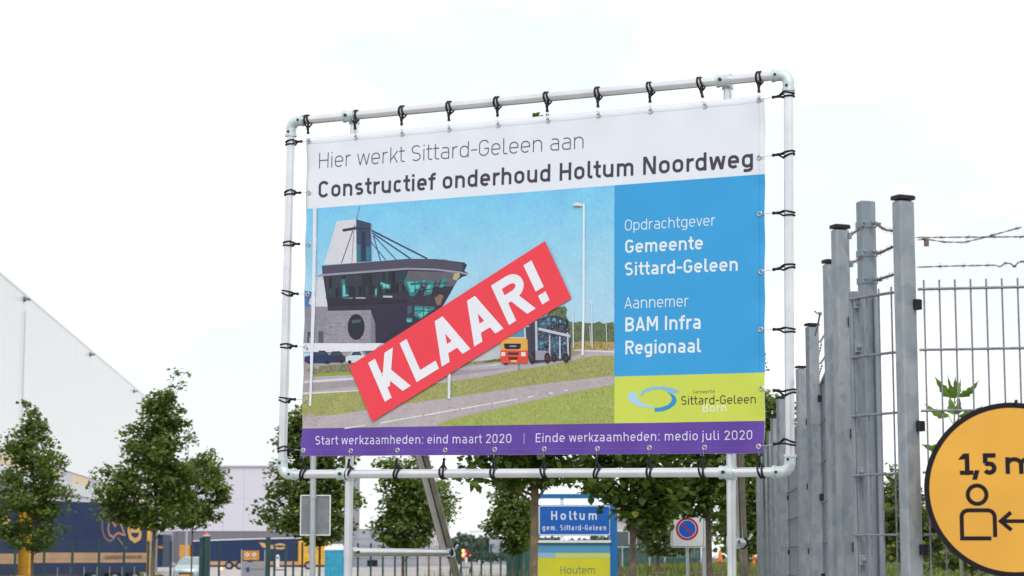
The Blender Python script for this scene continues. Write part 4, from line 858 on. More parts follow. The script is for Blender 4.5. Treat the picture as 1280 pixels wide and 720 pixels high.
def arrow_(pr):
    tip = sg.loc(1251, 651.5); hb = .030
    pr.ribbon([(tip[0]+.003, tip[1]), (2*MX-tip[0]-.003, tip[1])], .0118, BKC)
    for s_ in (1, -1):
        q = lambda x: tip[0]+x if s_ > 0 else 2*MX-tip[0]-x
        pr.ribbon([(q(.032), tip[1]+.028), (q(0), tip[1]), (q(.032), tip[1]-.028)], .0125, BKC)
# arrow half-length follows from the two people being level with the rim centre
ink('double_arrow', arrow_)
for a in (sg.loc(1270, 503.5), sg.loc(1157, 622), (RS-.006, .0)):
    m = MB(); c_ = sg.pt(a[0], a[1], .004); m.box(c_, (.007, .016, .018)); m.tube([c_+sn*.004, c_-sn*.08], .0025, 5); m.build('cable_tie', M['plastic'], rsn)
# ---------------------------------------------------------------- weed with toothed leaves behind the mesh
wd = empty('tall_weed', P(1197, 700, 7.25)*1, 'young weed with pointed toothed leaves growing up behind the rod fence', 'plant')
wb = P(1197, 560, 7.25); WLOC[wd.name] = Vector((wb.x, wb.y, 0)); wd.location = (wb.x, wb.y, 0)
tp_ = P(1193, 486, 7.25)
m = MB(); m.tube([(wb.x, wb.y, 0), (wb.x+.01, wb.y, .9), tuple(P(1193, 532, 7.25)), tuple(tp_)], [.008, .006, .0035, .002], 7); m.build('stem', M['stem'], wd)
def weedleaf(base, tip, width, name='leaf'):
    a, b = P(*base, 7.25), P(*tip, 7.25+random.uniform(-.06, .06)); ax = b-a; sd = ax.cross(Vector((0, 1, .25))).normalized(); up_ = sd.cross(ax).normalized(); n = 9; vs = []; fs = []
    for i in range(n+1):
        t = i/n; wv = width*math.sin(PI*min(1, t*.95+.04)**.75)*(1-.25*t)*(1.22 if i % 2 and i > 1 else .82)
        c = a+ax*t-up_*.0-Vector((0, 0, .012*math.sin(PI*t))); 
        if i == n: wv = .0005
        vs += [c-sd*wv+up_*wv*.3, c, c+sd*wv+up_*wv*.3]
    for i in range(n): fs += [(3*i, 3*i+3, 3*i+4, 3*i+1), (3*i+1, 3*i+4, 3*i+5, 3*i+2)]
    m = MB(); m.add(vs, fs, True); m.build(name, M['weedleaf'], wd)
for b, t, w_ in (((1193, 497), (1168, 470), .017), ((1199, 496), (1224, 475), .015), ((1194, 497), (1184, 468), .009), ((1196, 495), (1201, 473), .011), ((1194, 498), (1194, 470), .012), ((1193, 518), (1187, 494), .018), ((1195, 518), (1200, 497), .016), ((1186, 520), (1155, 504), .015), ((1199, 521), (1229, 507), .017), ((1191, 560), (1151, 555), .019), ((1197, 600), (1230, 590), .02), ((1196, 640), (1168, 630), .02)):
    weedleaf(b, t, w_)
for a, b in (((1193, 533), (1186, 520)), ((1193, 530), (1199, 521)), ((1193.5, 505), (1199, 496)), ((1196, 572), (1189, 560))):
    m = MB(); m.tube([P(*a, 7.25), P(*b, 7.25)], .0016, 5); m.build('leaf_stalk', M['stem'], wd)
# ---------------------------------------------------------------- trees
def leaf_mesh(name, pos, size, material, droop=.3, flat_=.4):
    """a pointed folded leaf at every position"""
    pos = np.asarray(pos); n = len(pos); s = size*rng.uniform(.65, 1.2, n)[:, None]
    az = rng.uniform(0, 2*np.pi, n); el = rng.normal(-droop, .45, n)
    ax = np.stack([np.cos(az)*np.cos(el), np.sin(az)*np.cos(el), np.sin(el)], 1)
    up_ = np.array([0, 0, 1.])+rng.normal(0, flat_, (n, 3)); sd = np.cross(ax, up_); sd /= np.linalg.norm(sd, axis=1)[:, None]+1e-9; nn = np.cross(sd, ax)
    prof = [(0, 0, 0), (.3, .42, .1), (.68, .34, .08), (1, 0, -.06), (.68, -.34, .08), (.3, -.42, .1)]
    V_ = np.stack([pos+s*(ax*a+sd*b+nn*c) for a, b, c in prof], 1).reshape(-1, 3)
    base = np.arange(n)[:, None]*6; F_ = np.concatenate([base+np.array([[0, 1, 2, 3]]), base+np.array([[0, 3, 4, 5]])], 0)
    me = bpy.data.meshes.new(name); me.vertices.add(len(V_)); me.vertices.foreach_set('co', V_.ravel())
    me.loops.add(F_.size); me.loops.foreach_set('vertex_index', F_.ravel().astype(np.int32)); me.polygons.add(len(F_))
    me.polygons.foreach_set('loop_start', np.arange(0, F_.size, 4, dtype=np.int32)); me.update(calc_edges=True); me.validate(); return me
def tree(label, trunk_px, Y, prof, nleaf, lsize, rpx, material='leaf', nlimb=46, seed=0, bark='bark', name='young_tree', cluster=1.0, depth=.9, group=None, fill=.1, extra=None, clump=46, wisps=(), dens=.92):
    nleaf = int(nleaf*dens)
    """prof = rows of (height in picture, centre, half width) measured on the photograph at this tree's distance"""
    rr = random.Random(seed); g = np.random.default_rng(seed)
    rows = sorted([(P(c, y, Y).z, P(c, y, Y).x, hw_*Y/F) for y, c, hw_ in prof])
    zs = [r[0] for r in rows]; X = lambda z: float(np.interp(z, zs, [r[1] for r in rows])); W = lambda z: float(np.interp(z, zs, [r[2] for r in rows]))
    zb, zt = zs[0], zs[-1]; bx = P(*trunk_px, Y).x; gz_ = gz(bx, Y)
    t = empty(name, (bx, Y, gz_), label, 'tree', group)
    def TX(z): 
        if z < zb: return bx
        return bx+(X(zt)-bx)*((z-zb)/(zt-zb))**1.5
    r0_ = rpx*Y/F
    m = MB(); pts = []; rad = []
    for i in range(15):
        z = gz_-.05+(zt-.15*(zt-zb)-gz_)*i/14; f = (z-gz_)/(zt-gz_)
        pts.append((TX(z)+r0_*.25*math.sin(z*2.3+seed), Y+r0_*.3*math.cos(z*1.9+seed), z)); rad.append(max(.006, r0_*(1.12-f*1.0)*(1.25 if i == 0 else 1)))
    m.tube(pts, rad, 9); limbs = []; leaves = []
    for k in range(nlimb):
        z = zb+(zt-zb)*((k+rr.random())/nlimb)**.92; a = k*2.399+rr.uniform(-.5, .5); w_ = W(z)*rr.uniform(.5, 1.16)
        asc = rr.uniform(.1, .55)*w_+.05; z0 = max(z-asc, zb*.5+gz_*.5 if zb < z-asc else z-asc, gz_+.5); tip = Vector((X(z)+w_*math.cos(a), Y+w_*depth*math.sin(a), z))
        b0 = Vector((TX(z0), Y, z0)); mid = b0.lerp(tip, .5)+Vector((0, 0, w_*.08))
        limbs.append((b0, mid, tip, w_)); m.tube([b0, mid, tip], [max(.004, r0_*.32*(1-(z-zb)/(zt-zb)*.7)), max(.003, r0_*.2), .002], 4, cap=False)
    m.build('trunk', M[bark], t)
    per = nleaf/len(limbs)
    tw = sum(.15+l[3] for l in limbs)
    for b0, mid, tip, w_ in limbs:
        n = max(8, int(nleaf*(1-fill)*(.15+w_)/tw)); sub = []
        ncl = max(2, int(n/clump))
        for c in range(ncl):
            f = rr.uniform(.3, 1.04)**.75; q = (b0.lerp(mid, f*2) if f < .5 else mid.lerp(tip, f*2-1)); sp = lsize*cluster
            cc = np.array(q)+g.normal(0, 1, 3)*np.array([sp*1.2, sp*1.2, sp*.8]); k = max(4, int(n//ncl*rr.uniform(.45, 1.6)))
            leaves.append(cc+np.clip(g.normal(0, 1, (k, 3)), -1.9, 1.9)*np.array([sp*1.35, sp*1.35, sp*.8])*rr.uniform(.7, 1.2))
    nf = int(nleaf*fill); zz = zb+(zt-zb)*g.beta(1.3, 2.2, nf); aa = g.uniform(0, 2*np.pi, nf); qq = np.sqrt(g.uniform(0, 1, nf))*.75
    leaves.append(np.stack([np.array([X(z) for z in zz])+np.array([W(z) for z in zz])*qq*np.cos(aa), Y+np.array([W(z) for z in zz])*qq*np.sin(aa)*depth, zz], 1))
    if extra is not None: leaves.append(extra)
    wl_ = [np.array(P(a_, b_, Y))+np.random.default_rng(i_+seed).normal(0, 1, (n_, 3))*np.array([c_*Y/F]*2+[c_*Y/F*.5]) for i_, (a_, b_, c_, n_) in enumerate(wisps)]
    for a_ in wl_: mw = MB() if a_ is wl_[0] else mw; mw.tube([Vector((TX(zt-.25), Y, zt-.25)), Vector(a_.mean(0))], [.006, .002], 4, cap=False)
    if wl_: mw.build('twigs', M[bark], t, kind='stuff'); extra = np.concatenate(wl_)
    lv_ = np.concatenate(leaves+([extra] if wl_ else [])); top_ = lv_[:, 2]
    Xz = np.interp(top_, zs, [q_[1] for q_ in rows]); Wz = np.interp(top_, zs, [q_[2] for q_ in rows])
    keep = (np.hypot(lv_[:, 0]-Xz, (lv_[:, 1]-Y)*.8) < Wz*1.3+.03) & (top_ > zb) & (top_ < zt+.12)
    if extra is not None: keep[-len(extra):] = True
    me = leaf_mesh('crown', lv_[keep], lsize, M[material]); o = link('crown', me, M[material], t); o['kind'] = 'stuff'
    return t
tree('young maple at far left, in front of the yellow trailer end, narrow pointed crown', (41, 700), 36, [(514, 39, 6), (525, 41, 11), (545, 38, 26), (560, 34, 32), (575, 45, 34), (600, 38, 44), (630, 36, 50), (655, 34, 46), (672, 30, 36), (688, 42, 12)], 8170, 0.0731, 2.6, seed=1, cluster=1.15, fill=.06, nlimb=42, wisps=[(30, 502, 2.2, 14), (36, 505, 3.0, 16), (40, 516, 3, 12), (8, 557, 3, 16), (15, 557, 4, 18)])
tree('tallest young maple, dense crown and bare wispy top, left of the banner', (192, 700), 34, [(493, 203, 12), (505, 200, 20), (530, 204, 28), (545, 190, 42), (565, 190, 48), (590, 182, 54), (610, 182, 60), (630, 178, 60), (648, 182, 48), (661, 195, 22)], 12160, 0.0731, 3.4, seed=2, cluster=1.1, fill=.06, nlimb=48, wisps=[(222, 464, 4, 14), (229, 466, 2.5, 8), (214, 473, 1.6, 5), (218, 482, 4, 12), (227, 483, 2.6, 12), (229, 477, 1.6, 7), (207, 492, 5, 26), (217, 494, 4, 18), (195, 493, 3, 12), (230, 512, 3, 14), (228, 528, 4, 18)])
tree('slim young tree with a thin straight trunk touching the tallest maple', (239.5, 700), 38, [(566, 258, 8), (580, 252, 24), (600, 250, 38), (614, 248, 42), (630, 242, 42), (648, 240, 34), (660, 236, 16)], 4750, 0.0731, 1.5, seed=3, nlimb=36, fill=.06, wisps=[(258, 567, 3, 14), (263, 575, 3, 14), (284, 609, 4, 22), (276, 612, 4, 22)])
tree('leafy young tree behind the grey blank sign back', (399, 700), 31, [(515, 372, 10), (528, 370, 13), (545, 374, 22), (560, 380, 42), (572, 384, 50), (585, 384, 42), (600, 392, 44), (615, 390, 46), (636, 384, 58), (648, 380, 58), (660, 392, 42), (672, 398, 24), (680, 400, 10)], 10640, 0.0731, 2.2, seed=4, cluster=1.1, nlimb=46, fill=.08)
tree('small spreading tree framed between the left banner post and the leaning brace', (503, 702), 33, [(575, 500, 32), (588, 512, 24), (602, 512, 30), (620, 514, 40), (634, 520, 46), (648, 516, 52), (656, 508, 50), (668, 508, 34), (680, 504, 24), (692, 500, 16)], 7600, 0.0688, 2.9, seed=5, bark='bark_moss', cluster=1.1, nlimb=52, fill=.08)
tree('thin tree directly behind the leaning brace of the billboard', (536, 702), 42, [(598, 545, 16), (615, 548, 22), (632, 548, 22), (648, 545, 18), (660, 538, 8)], 1710, 0.0731, 1.6, seed=6, nlimb=22)
tree('small round-crowned tree just left of the thick foreground trunk', (641, 702), 37, [(590, 636, 12), (604, 636, 20), (620, 640, 26), (640, 640, 32), (655, 642, 32), (668, 644, 26), (684, 646, 16), (692, 646, 6)], 5700, 0.0731, 1.7, material='leaf', seed=7, nlimb=42, fill=.1)
tree('slender dark sapling half hidden by the thick foreground trunk', (655, 702), 44, [(630, 656, 16), (650, 656, 20), (670, 655, 18), (684, 654, 8)], 1900, 0.0774, 1.6, seed=8, nlimb=20)
twig = np.concatenate([np.array(P(674, 144.5, 18))+rng.normal(0, .008, (2, 3)), np.array(P(681, 143.5, 18))+rng.normal(0, .008, (2, 3))])
tree('thick-trunked linden in front of the blue place-name sign, crown behind the banner', (667.5, 700), 18, [(152, 678, 3), (250, 675, 30), (400, 668, 80), (480, 664, 100), (540, 662, 104), (572, 660, 100), (588, 660, 92), (600, 658, 76), (610, 660, 34)], 8200, .086, 6.4, material='leafb', seed=9, bark='bark_moss', cluster=1.0, nlimb=90, name='linden_tree', fill=.12, extra=twig, dens=1.05)
tree('broad linden whose low leaves hang over the corner of the blue sign', (790, 700), 20.5, [(230, 795, 5), (400, 795, 70), (500, 795, 88), (560, 795, 88), (585, 795, 80), (600, 794, 68), (616, 798, 52), (634, 806, 42), (650, 816, 32), (660, 824, 14)], 8200, .086, 5.3, material='leafb', seed=10, bark='bark', cluster=1.0, nlimb=64, name='linden_tree', fill=.16, dens=1.05)
tree('dark linden between the no-parking sign and the right banner post', (885.5, 700), 22.5, [(260, 885, 5), (420, 880, 50), (500, 880, 68), (560, 878, 74), (590, 872, 76), (612, 862, 60), (632, 860, 46), (646, 872, 24)], 8200, .086, 4.6, material='leafb', seed=11, cluster=1.0, nlimb=64, name='linden_tree', fill=.16, dens=1.05)
tree('pale olive tree behind the lindens, above the windbreak fence', (822, 690), 62, [(600, 826, 30), (630, 820, 44), (655, 815, 46), (672, 825, 44), (688, 828, 34), (694, 830, 14)], 4940, 0.129, 1.6, material='leafo', seed=12, nlimb=44)
tree('big dark tree beyond the right post, beside the galvanised fence', (935, 700), 38, [(494, 965, 14), (510, 968, 24), (530, 960, 36), (560, 945, 46), (600, 938, 50), (640, 935, 46), (670, 932, 42), (690, 935, 26)], 12350, 0.086, 3.0, material='leaf', seed=13, nlimb=70, cluster=1.1, fill=.15)
tree('tree seen through the gate beside the tallest fence post', (1140, 710), 26, [(586, 1122, 6), (606, 1124, 14), (640, 1130, 30), (670, 1140, 42), (700, 1150, 46)], 4940, 0.0774, 2.6, material='leafo', seed=14, nlimb=44, cluster=1.2)
tree('low bushy tree behind the round distance sign', (1215, 720), 30, [(640, 1190, 12), (665, 1200, 40), (690, 1210, 60), (710, 1215, 66)], 4940, 0.086, 2, material='leafo', seed=15, nlimb=40, name='bushy_tree')
# far belt of trees: one mass
def belt(name, x0, x1, Y, ytop, ybot, amp, n, size, material='hedge', thick=14, seed=1):
    g = np.random.default_rng(seed); px = g.uniform(x0, x1, n)
    top = ytop+amp*(np.sin(px*.23+seed)*.5+np.sin(px*.071+1.3)*.6+np.sin(px*.6)*.25)
    a0 = P(640, ytop, Y).z; zt_ = np.array([P(0, float(t), Y).z for t in top]); zb_ = P(640, ybot, Y).z
    z = zb_+(zt_-zb_)*g.beta(1.6, 1.0, n); y = Y+g.uniform(-thick, thick, n); x = (px-CX)/F*Y*1.0
    me = leaf_mesh(name, np.stack([x, y, z], 1), size, M[material], droop=0, flat_=1.2); o = link(name, me, M[material]); o['kind'] = 'stuff'; return o
belt('far_tree_belt', 425, 775, 430, 675, 701, 4.5, 7000, 1.1, seed=3)
belt('clipped_hedge', 425, 770, 400, 692, 702, .8, 2500, .8, thick=3, seed=5)
belt('background_bushes', 905, 1290, 120, 640, 704, 12, 6500, .45, material='leafo', thick=6, seed=7)
# ---------------------------------------------------------------- buildings
def hx(py, Y): return P(640, py, Y).z
wl = lambda Y: -.0846*Y-17.45
wdir = Vector((-.0846, 1, 0)).normalized(); wn = Vector((wdir.y, -wdir.x, 0))      # wall normal towards the yard
WY0, WY1, WH_ = 64.0, 211.0, 16.0
wh = empty('distribution_warehouse', (wl(WY0), WY0, 0), 'huge pale panelled warehouse receding along the left with an ochre window strip', 'warehouse')
L_w = (WY1-WY0)/wdir.y; A0 = Vector((wl(WY0), WY0, 0))
m = MB(); c_ = A0+wdir*L_w/2-wn*30.3; ang = math.atan2(wdir.y, wdir.x); m.box((c_.x, c_.y, WH_/2-.15), (L_w, 60, WH_-.3), ang); m.build('core', M['clad_2'], wh)
npn = int(L_w/3.0)
def wallbox(s0, s1, z0, z1, d0, d1, mb): c = A0+wdir*(s0+s1)/2+wn*(d0+d1)/2; return mb.box((c.x, c.y, (z0+z1)/2), (s1-s0, d1-d0, z1-z0), ang)
first = None
for i in range(npn):
    if first is None: first = wallbox(0, 2.978, 7.05, WH_, -.3, 0, MB()).build('wall_panel', M['clad_l'], wh)
    else: o = share('wall_panel', first, wh, A0+wdir*3.0*i)
m = MB(); wallbox(-.2, L_w+.2, WH_, WH_+.12, -.5, .04, m); m.build('roof_edge', M['clad_l'], wh)
f1 = f2 = None
for i in range(npn):
    if i % 5 in (0, 1, 2):
        if f1 is None: f1 = wallbox(0, 2.965, 6.12, 7.0, -.3, -.03, MB()).build('ochre_panel', M['ochre'], wh)
        else: share('ochre_panel', f1, wh, A0+wdir*3*i)
    else:
        if f2 is None: f2 = wallbox(0, 2.965, 6.12, 7.0, -.3, -.03, MB()).build('grey_panel', M['clad_2'], wh, origin=A0); f2.location = A0+wdir*3*i-WLOC[wh.name]
        else: share('grey_panel', f2, wh, A0+wdir*3*i)
m = MB(); wallbox(0, L_w, 5.45, 6.08, -.2, .9, m); m.build('canopy', M['white'], wh)
for i in range(0, int(L_w/12)):
    m = MB(); wallbox(12*i, 12*i+11.9, 0.02, 5.4, -.3, -.05, m); m.build('base_panel', M['clad_md'] if i % 2 else M['clad_2'], wh)
for px_, py_ in ((25, 374), (110, 443), (166, 489)):
    th_ = -(px_-640)/F; Yl = 17.45/(th_-.0846); q = P(px_, py_, Yl); q = Vector((wl(Yl), Yl, q.z)); m = MB(); m.box(q+wn*.18, (.5, .34, .1), ang); m.box(q+wn*.05, (.1, .12, .3), ang); m.build('wall_light', M['clad_dk'], wh)
q = P(25.5, 374, 109.6); m = MB(); Yl = 17.45/((640-25.5)/F-.0846); m.tube([Vector((wl(Yl), Yl, 8.5))+wn*.08, Vector((wl(Yl), Yl, q.z))+wn*.08], .035, 6); m.build('downpipe', M['clad_2'], wh)
# second building, facing us
Y2 = 300.0
hb = empty('logistics_hall', (P(316, 600, Y2).x, Y2, 0), 'lavender grey hall with dark base band behind the yard lorries', 'building')
xa, xb = P(203, 650, Y2).x, P(431, 650, Y2).x; zt2, zm2 = hx(583, Y2), hx(664, Y2)
m = MB(); m.box(((xa+xb)/2, Y2+15.3, zt2/2-.2), (xb-xa-.2, 30, zt2-.4)); m.build('core', M['clad_md'], hb)
npl = 9; wp = (xb-xa)/npl; f1 = None; f3 = None
for i in range(npl):
    c = Vector((xa+wp*(i+.5), Y2, 0))
    for j in range(2):
        za, zb_ = (zm2, (zm2+zt2)/2-.015) if j == 0 else ((zm2+zt2)/2, zt2)
        if f1 is None: f1 = MB().box((c.x, Y2+.15, (za+zb_)/2), (wp-.02, .3, zb_-za)).build('wall_panel', M['clad_2'], hb, origin=(c.x, Y2, za))
        else: share('wall_panel', f1, hb, (c.x, Y2, za))
    if f3 is None: f3 = MB().box((c.x, Y2+.12, (zm2-.1)/2), (wp-.02, .3, zm2-.1)).build('base_panel', M['clad_dk'], hb, origin=(c.x, Y2, 0))
    else: share('base_panel', f3, hb, (c.x, Y2, 0))
m = MB(); m.box(((xa+xb)/2, Y2-.05, zt2+.08), (xb-xa+.3, .6, .16)); m.build('roof_edge', M['clad_2'], hb)
xc = P(216, 650, Y2-3).x; xd = P(201.5, 650, Y2-3).x
m = MB(); m.box(((xc+xd)/2, Y2-1.5, zm2/2), (xc-xd, 2.8, zm2)); m.build('side_bay', M['clad_md'], hb)
# tank, tower block, far hall, house
Y3 = 300; tk = empty('storage_tank', (P(478, 690, Y3).x, Y3, 0), 'round grey metal storage tank behind the green bar fence', 'tank')
rt = 44/F*Y3; zt3 = hx(662, Y3); m = MB(); n = 40
for k in range(4): z0 = zt3*k/4; m.tube([(tk.location.x, Y3, z0+.02), (tk.location.x, Y3, z0+zt3/4-.03)], rt, n, cap=(k == 3))
m.build('shell', M['tank'], tk)
m = MB(); 
for k in (1, 2, 3, 4): m.tube([(tk.location.x, Y3, zt3*k/4-.06), (tk.location.x, Y3, zt3*k/4+.03)], rt+.08, n)
m.build('hoop', M['clad_md'], tk)
Y4 = 340; tb = empty('tower_block', (P(540, 690, Y4).x, Y4, 0), 'narrow beige tower block with dark upright recesses beyond the tank', 'building')
xa, xb, zt4 = P(521, 650, Y4).x, P(559.5, 650, Y4).x, hx(637, Y4)
m = MB(); m.box(((xa+xb)/2, Y4+4.2, zt4/2), (xb-xa, 8, zt4)); m.build('wall', M['stone'], tb)
for px_ in (525.5, 536, 546):
    x = P(px_, 650, Y4).x; fo = MB().box((x, Y4+.17, zt4*.62), (.5, .1, zt4*.46)).build('window', M['glass'], tb)
    m = MB(); [m.box((x+s_*.3, Y4+.1, zt4*.62), (.09, .2, zt4*.48)) for s_ in (-1, 1)]; m.build('frame', M['white'], fo)
for k in range(6): x = xa+(xb-xa)*(k+.5)/6; MB().box((x, Y4+.1, zt4/2), ((xb-xa)/6-.06, .14, zt4-.05)).build('wall_panel', M['stone'], tb)
Y5 = 620; fh = empty('far_pale_hall', (P(626, 690, Y5).x, Y5, 0), 'very pale flat-roofed hall on the horizon above the tree belt', 'building')
xa, xb, z5 = P(587, 650, Y5).x, P(672, 650, Y5).x, hx(663.5, Y5)
m = MB(); m.box(((xa+xb)/2, Y5+15, z5/2), (xb-xa, 30, z5-.2)); m.build('wall', M['farhaze'], fh)
m = MB(); m.box(((xa+xb)/2, Y5+15, z5), (xb-xa+.5, 30.5, .4)); m.build('roof_edge', M['white'], fh)
Y6 = 560; bb = empty('low_blue_shed', (P(630, 690, Y6).x, Y6, 0), 'low blue-grey shed in the tree belt right of the amber lights', 'building')
m = MB(); xa, xb, z6 = P(612, 650, Y6-140).x, P(634, 650, Y6-140).x, hx(673, Y6-140); m.box(((xa+xb)/2, Y6-140, z6/2), (xb-xa, 8, z6)); m.build('wall', M['tank'], bb); m = MB(); m.box(((xa+xb)/2, Y6-140, z6+.1), (xb-xa+.5, 8.5, .2)); m.build('roof', M['clad_2'], bb)
Y7 = 150; hs = empty('terraced_house', (P(798, 690, Y7).x, Y7, gz(P(798, 690, Y7).x, Y7)), 'rendered house with pink tiled roof glimpsed between the linden trunks', 'house')
xa, xb, ze, zr = P(766, 650, Y7).x, P(815, 650, Y7).x, hx(646, Y7), hx(629, Y7)
m = MB(); m.box(((xa+xb)/2, Y7+3, ze/2), (xb-xa, 6, ze)); m.build('wall', M['stone'], hs)
m = MB(); m.add([(xa-.2, Y7-.3, ze), (xb+.2, Y7-.3, ze), (xb+.2, Y7+3, zr), (xa-.2, Y7+3, zr), (xa-.2, Y7+6.3, ze), (xb+.2, Y7+6.3, ze)], [(0, 1, 2, 3), (3, 2, 5, 4), (0, 3, 4), (1, 5, 2), (0, 4, 5, 1)]); m.build('roof', M['brick'], hs)
for px_ in (778, 803): x = P(px_, 650, Y7).x; wo = MB().box((x, Y7-.02, ze*.62), (.9, .1, 1.2)).build('window', M['glass'], hs); m = MB(); [m.box((x+s_*.48, Y7-.06, ze*.62), (.08, .1, 1.3)) for s_ in (-1, 1)]; m.box((x, Y7-.06, ze*.62+.64), (1.04, .1, .08)); m.box((x, Y7-.07, ze*.62-.64), (1.1, .14, .07)); m.build('frame', M['white'], wo)
# lamp mast on the skyline
Ym = 215; ms_ = empty('lighting_mast', (P(236, 690, Ym).x, Ym, 0), 'slim grey lighting mast with short crossbars rising behind the tallest maple', 'mast')
q = P(236, 532, Ym); m = MB(); m.tube([(q.x, Ym, 0), (q.x, Ym, q.z)], [.11, .05], 8); m.build('mast', M['pole'], ms_)
for py_, w_ in ((539, .5), (546, .35)): z = hx(py_, Ym); m = MB(); m.box((q.x-.15, Ym, z), (w_*1.6, .12, .07)); m.build('crossbar', M['pole'], ms_)
# ---------------------------------------------------------------- lorries, car, toilet, gate
ta = P(38, 700, 84); tb_ = P(183, 700, 90.5); td = (tb_-ta); td.z = 0; La = td.length; td.normalize(); tn = Vector((td.y, -td.x, 0)); tang = math.atan2(td.y, td.x)
tr = empty('curtain_side_trailer', (ta.x, ta.y, 0), 'navy curtain-side trailer with tan stripe and orange end doors parked left', 'trailer')
def TB(mb, s0, s1, z0, z1, d0, d1): c = Vector((ta.x, ta.y, 0))+td*(s0+s1)/2-tn*(d0+d1)/2; return mb.box((c.x, c.y, (z0+z1)/2), (s1-s0, d1-d0, z1-z0), tang)
zc0, zc1 = hx(716.5, 86), hx(627, 86)
m = MB(); TB(m, 0, La, zc0, zc1, 0, 2.5); m.build('curtain', M['tarp'], tr)
m = MB(); TB(m, -.02, La+.02, zc1, zc1+.14, -.02, 2.52); m.build('roof_rail', M['clad_2'], tr)
m = MB(); TB(m, La, La+.22, zc0, zc1, -.03, 2.5); m.build('rear_frame', M['yellow'], tr)
m = MB(); TB(m, -.12, 0, zc0-.1, zc1, -.03, 2.53); m.build('door_frame', M['yellow'], tr)
ca = Vector((ta.x, ta.y, 0)); dw = P(24.5, 700, 84.3)
ang2 = PI*0
dv = Vector((dw.x-ta.x, .35, 0)); dl = dv.length; 
m = MB(); c = ca+dv/2-tn*.1; m.box((c.x-.06, c.y+.1, (zc0+zc1)/2), (dl-.05, .08, zc1-zc0), math.atan2(dv.y, dv.x)); dd_ = m.build('end_door', M['orange'], tr)
m = MB(); [m.tube([(c.x+o_-.06, c.y+.0, zc0+.1), (c.x+o_-.06, c.y+.0, zc1-.1)], .018, 6) for o_ in (-.1, .09)]; m.build('locking_bar', M['yellow'], dd_)
z0, z1 = hx(703.5, 86), hx(690.8, 86)
m = MB(); TB(m, .02, La-.02, z0, z1, -.012, 0.02); m.build('tan_stripe', M['tan'], tr)
m = MB(); TB(m, .3, La-.3, .35, .95, .3, .5); TB(m, .2, La-.2, .95, zc0, .1, 2.4); m.build('chassis', M['clad_dk'], tr)
for s_ in (La*.55, La*.55+1.35, La*.55+2.7):
    c = ca+td*s_-tn*.25; m = MB(); m.tube([c+Vector((0, 0, .5))+tn*.14, c+Vector((0, 0, .5))-tn*.14], .5, 20); wo = m.build('wheel', M['tyre'], tr); m = MB(); m.tube([c+Vector((0, 0, .5))+tn*.15, c+Vector((0, 0, .5))+tn*.13], .27, 14); m.build('rim', M['tank'], wo)
for k in range(1, 9):                                  # tension straps
    m = MB(); TB(m, La*k/9-.02, La*k/9+.02, zc0-.12, zc0+.25, -.02, 0); m.build('strap', M['clad_md'], tr)
tsh = Sheet(ca+tn*.006, td, (0, 0, 1), tn); tpn = Print(tsh, .004, .0008)
ORG = (216, 172, 106)
tpn.ribbon([(137+9.5*math.cos(R(a))*1.0, 656+20*-math.sin(R(a))) for a in range(75, 330, 15)], .10, (120, 105, 110), local=False, maxseg=.3)
tpn.ribbon([(147, 653), (143.5, 657.5), (139.5, 650), (136, 654), (135, 662), (137, 669), (141.5, 671.5), (146, 667), (150, 666)], .10, (176, 130, 104), local=False, maxseg=.3)
tpn.ribbon([(147, 672), (152, 679), (158, 685.5)], .07, (140, 125, 120), local=False, maxseg=.3)
tpn.ribbon([(150.5, 654), (153, 661), (156, 669), (150, 667)], .10, (190, 140, 110), local=False, maxseg=.3)
tpn.ribbon([(162, 663), (174.5, 663), (174, 657), (168, 652), (162, 656), (161, 664), (163, 672), (168.5, 676), (174, 672.5), (175.5, 666)], .19, ORG, local=False, maxseg=.3)
tpn.build('logo_print', tr)
tq = Print(tsh, .020, .0008); text(tq, 'cargologistics-europe.com', (130.5, 699), (177, 698), (130.5, 693.5), .14, (110, 84, 70), .2); tq.build('lettering', tr)
# its neighbour, cut by the frame edge
ta2 = P(-60, 700, 79); tb2 = P(22.5, 700, 83)
tr2 = empty('curtain_side_trailer', (ta2.x, ta2.y, 0), 'second navy trailer with tan stripe, cut off by the left picture edge', 'trailer')
d2 = tb2-ta2; d2.z = 0; L2 = d2.length; d2.normalize(); n2 = Vector((d2.y, -d2.x, 0)); an2 = math.atan2(d2.y, d2.x)
def TC(mb, s0, s1, z0, z1, e0, e1): c = Vector((ta2.x, ta2.y, 0))+d2*(s0+s1)/2-n2*(e0+e1)/2; return mb.box((c.x, c.y, (z0+z1)/2), (s1-s0, e1-e0, z1-z0), an2)
zk0, zk1 = hx(718, 81), hx(622, 81)
m = MB(); TC(m, 0, L2, zk0, zk1, 0, 2.4); m.build('curtain', M['tarp'], tr2); m = MB(); TC(m, 0, L2+.02, zk1, zk1+.14, -.02, 2.42); m.build('roof_rail', M['clad_2'], tr2)
m = MB(); TC(m, .02, L2-.02, hx(705, 81), hx(692, 81), -.012, .01); m.build('tan_stripe', M['tan'], tr2)
s2 = Sheet(Vector((ta2.x, ta2.y, 0))+n2*.006, d2, (0, 0, 1), n2); pq = Print(s2, .004, .001); pq.poly([(-8, 646), (8, 645), (13, 650), (7, 657), (-8, 660)], ORG); pq.poly([(-6, 651), (2, 651), (5, 654), (-6, 656)], (40, 70, 130)); pq.build('logo_print', tr2)
m = MB(); TC(m, .2, L2-.2, .4, zk0, .2, 2.2); m.build('chassis', M['clad_dk'], tr2)
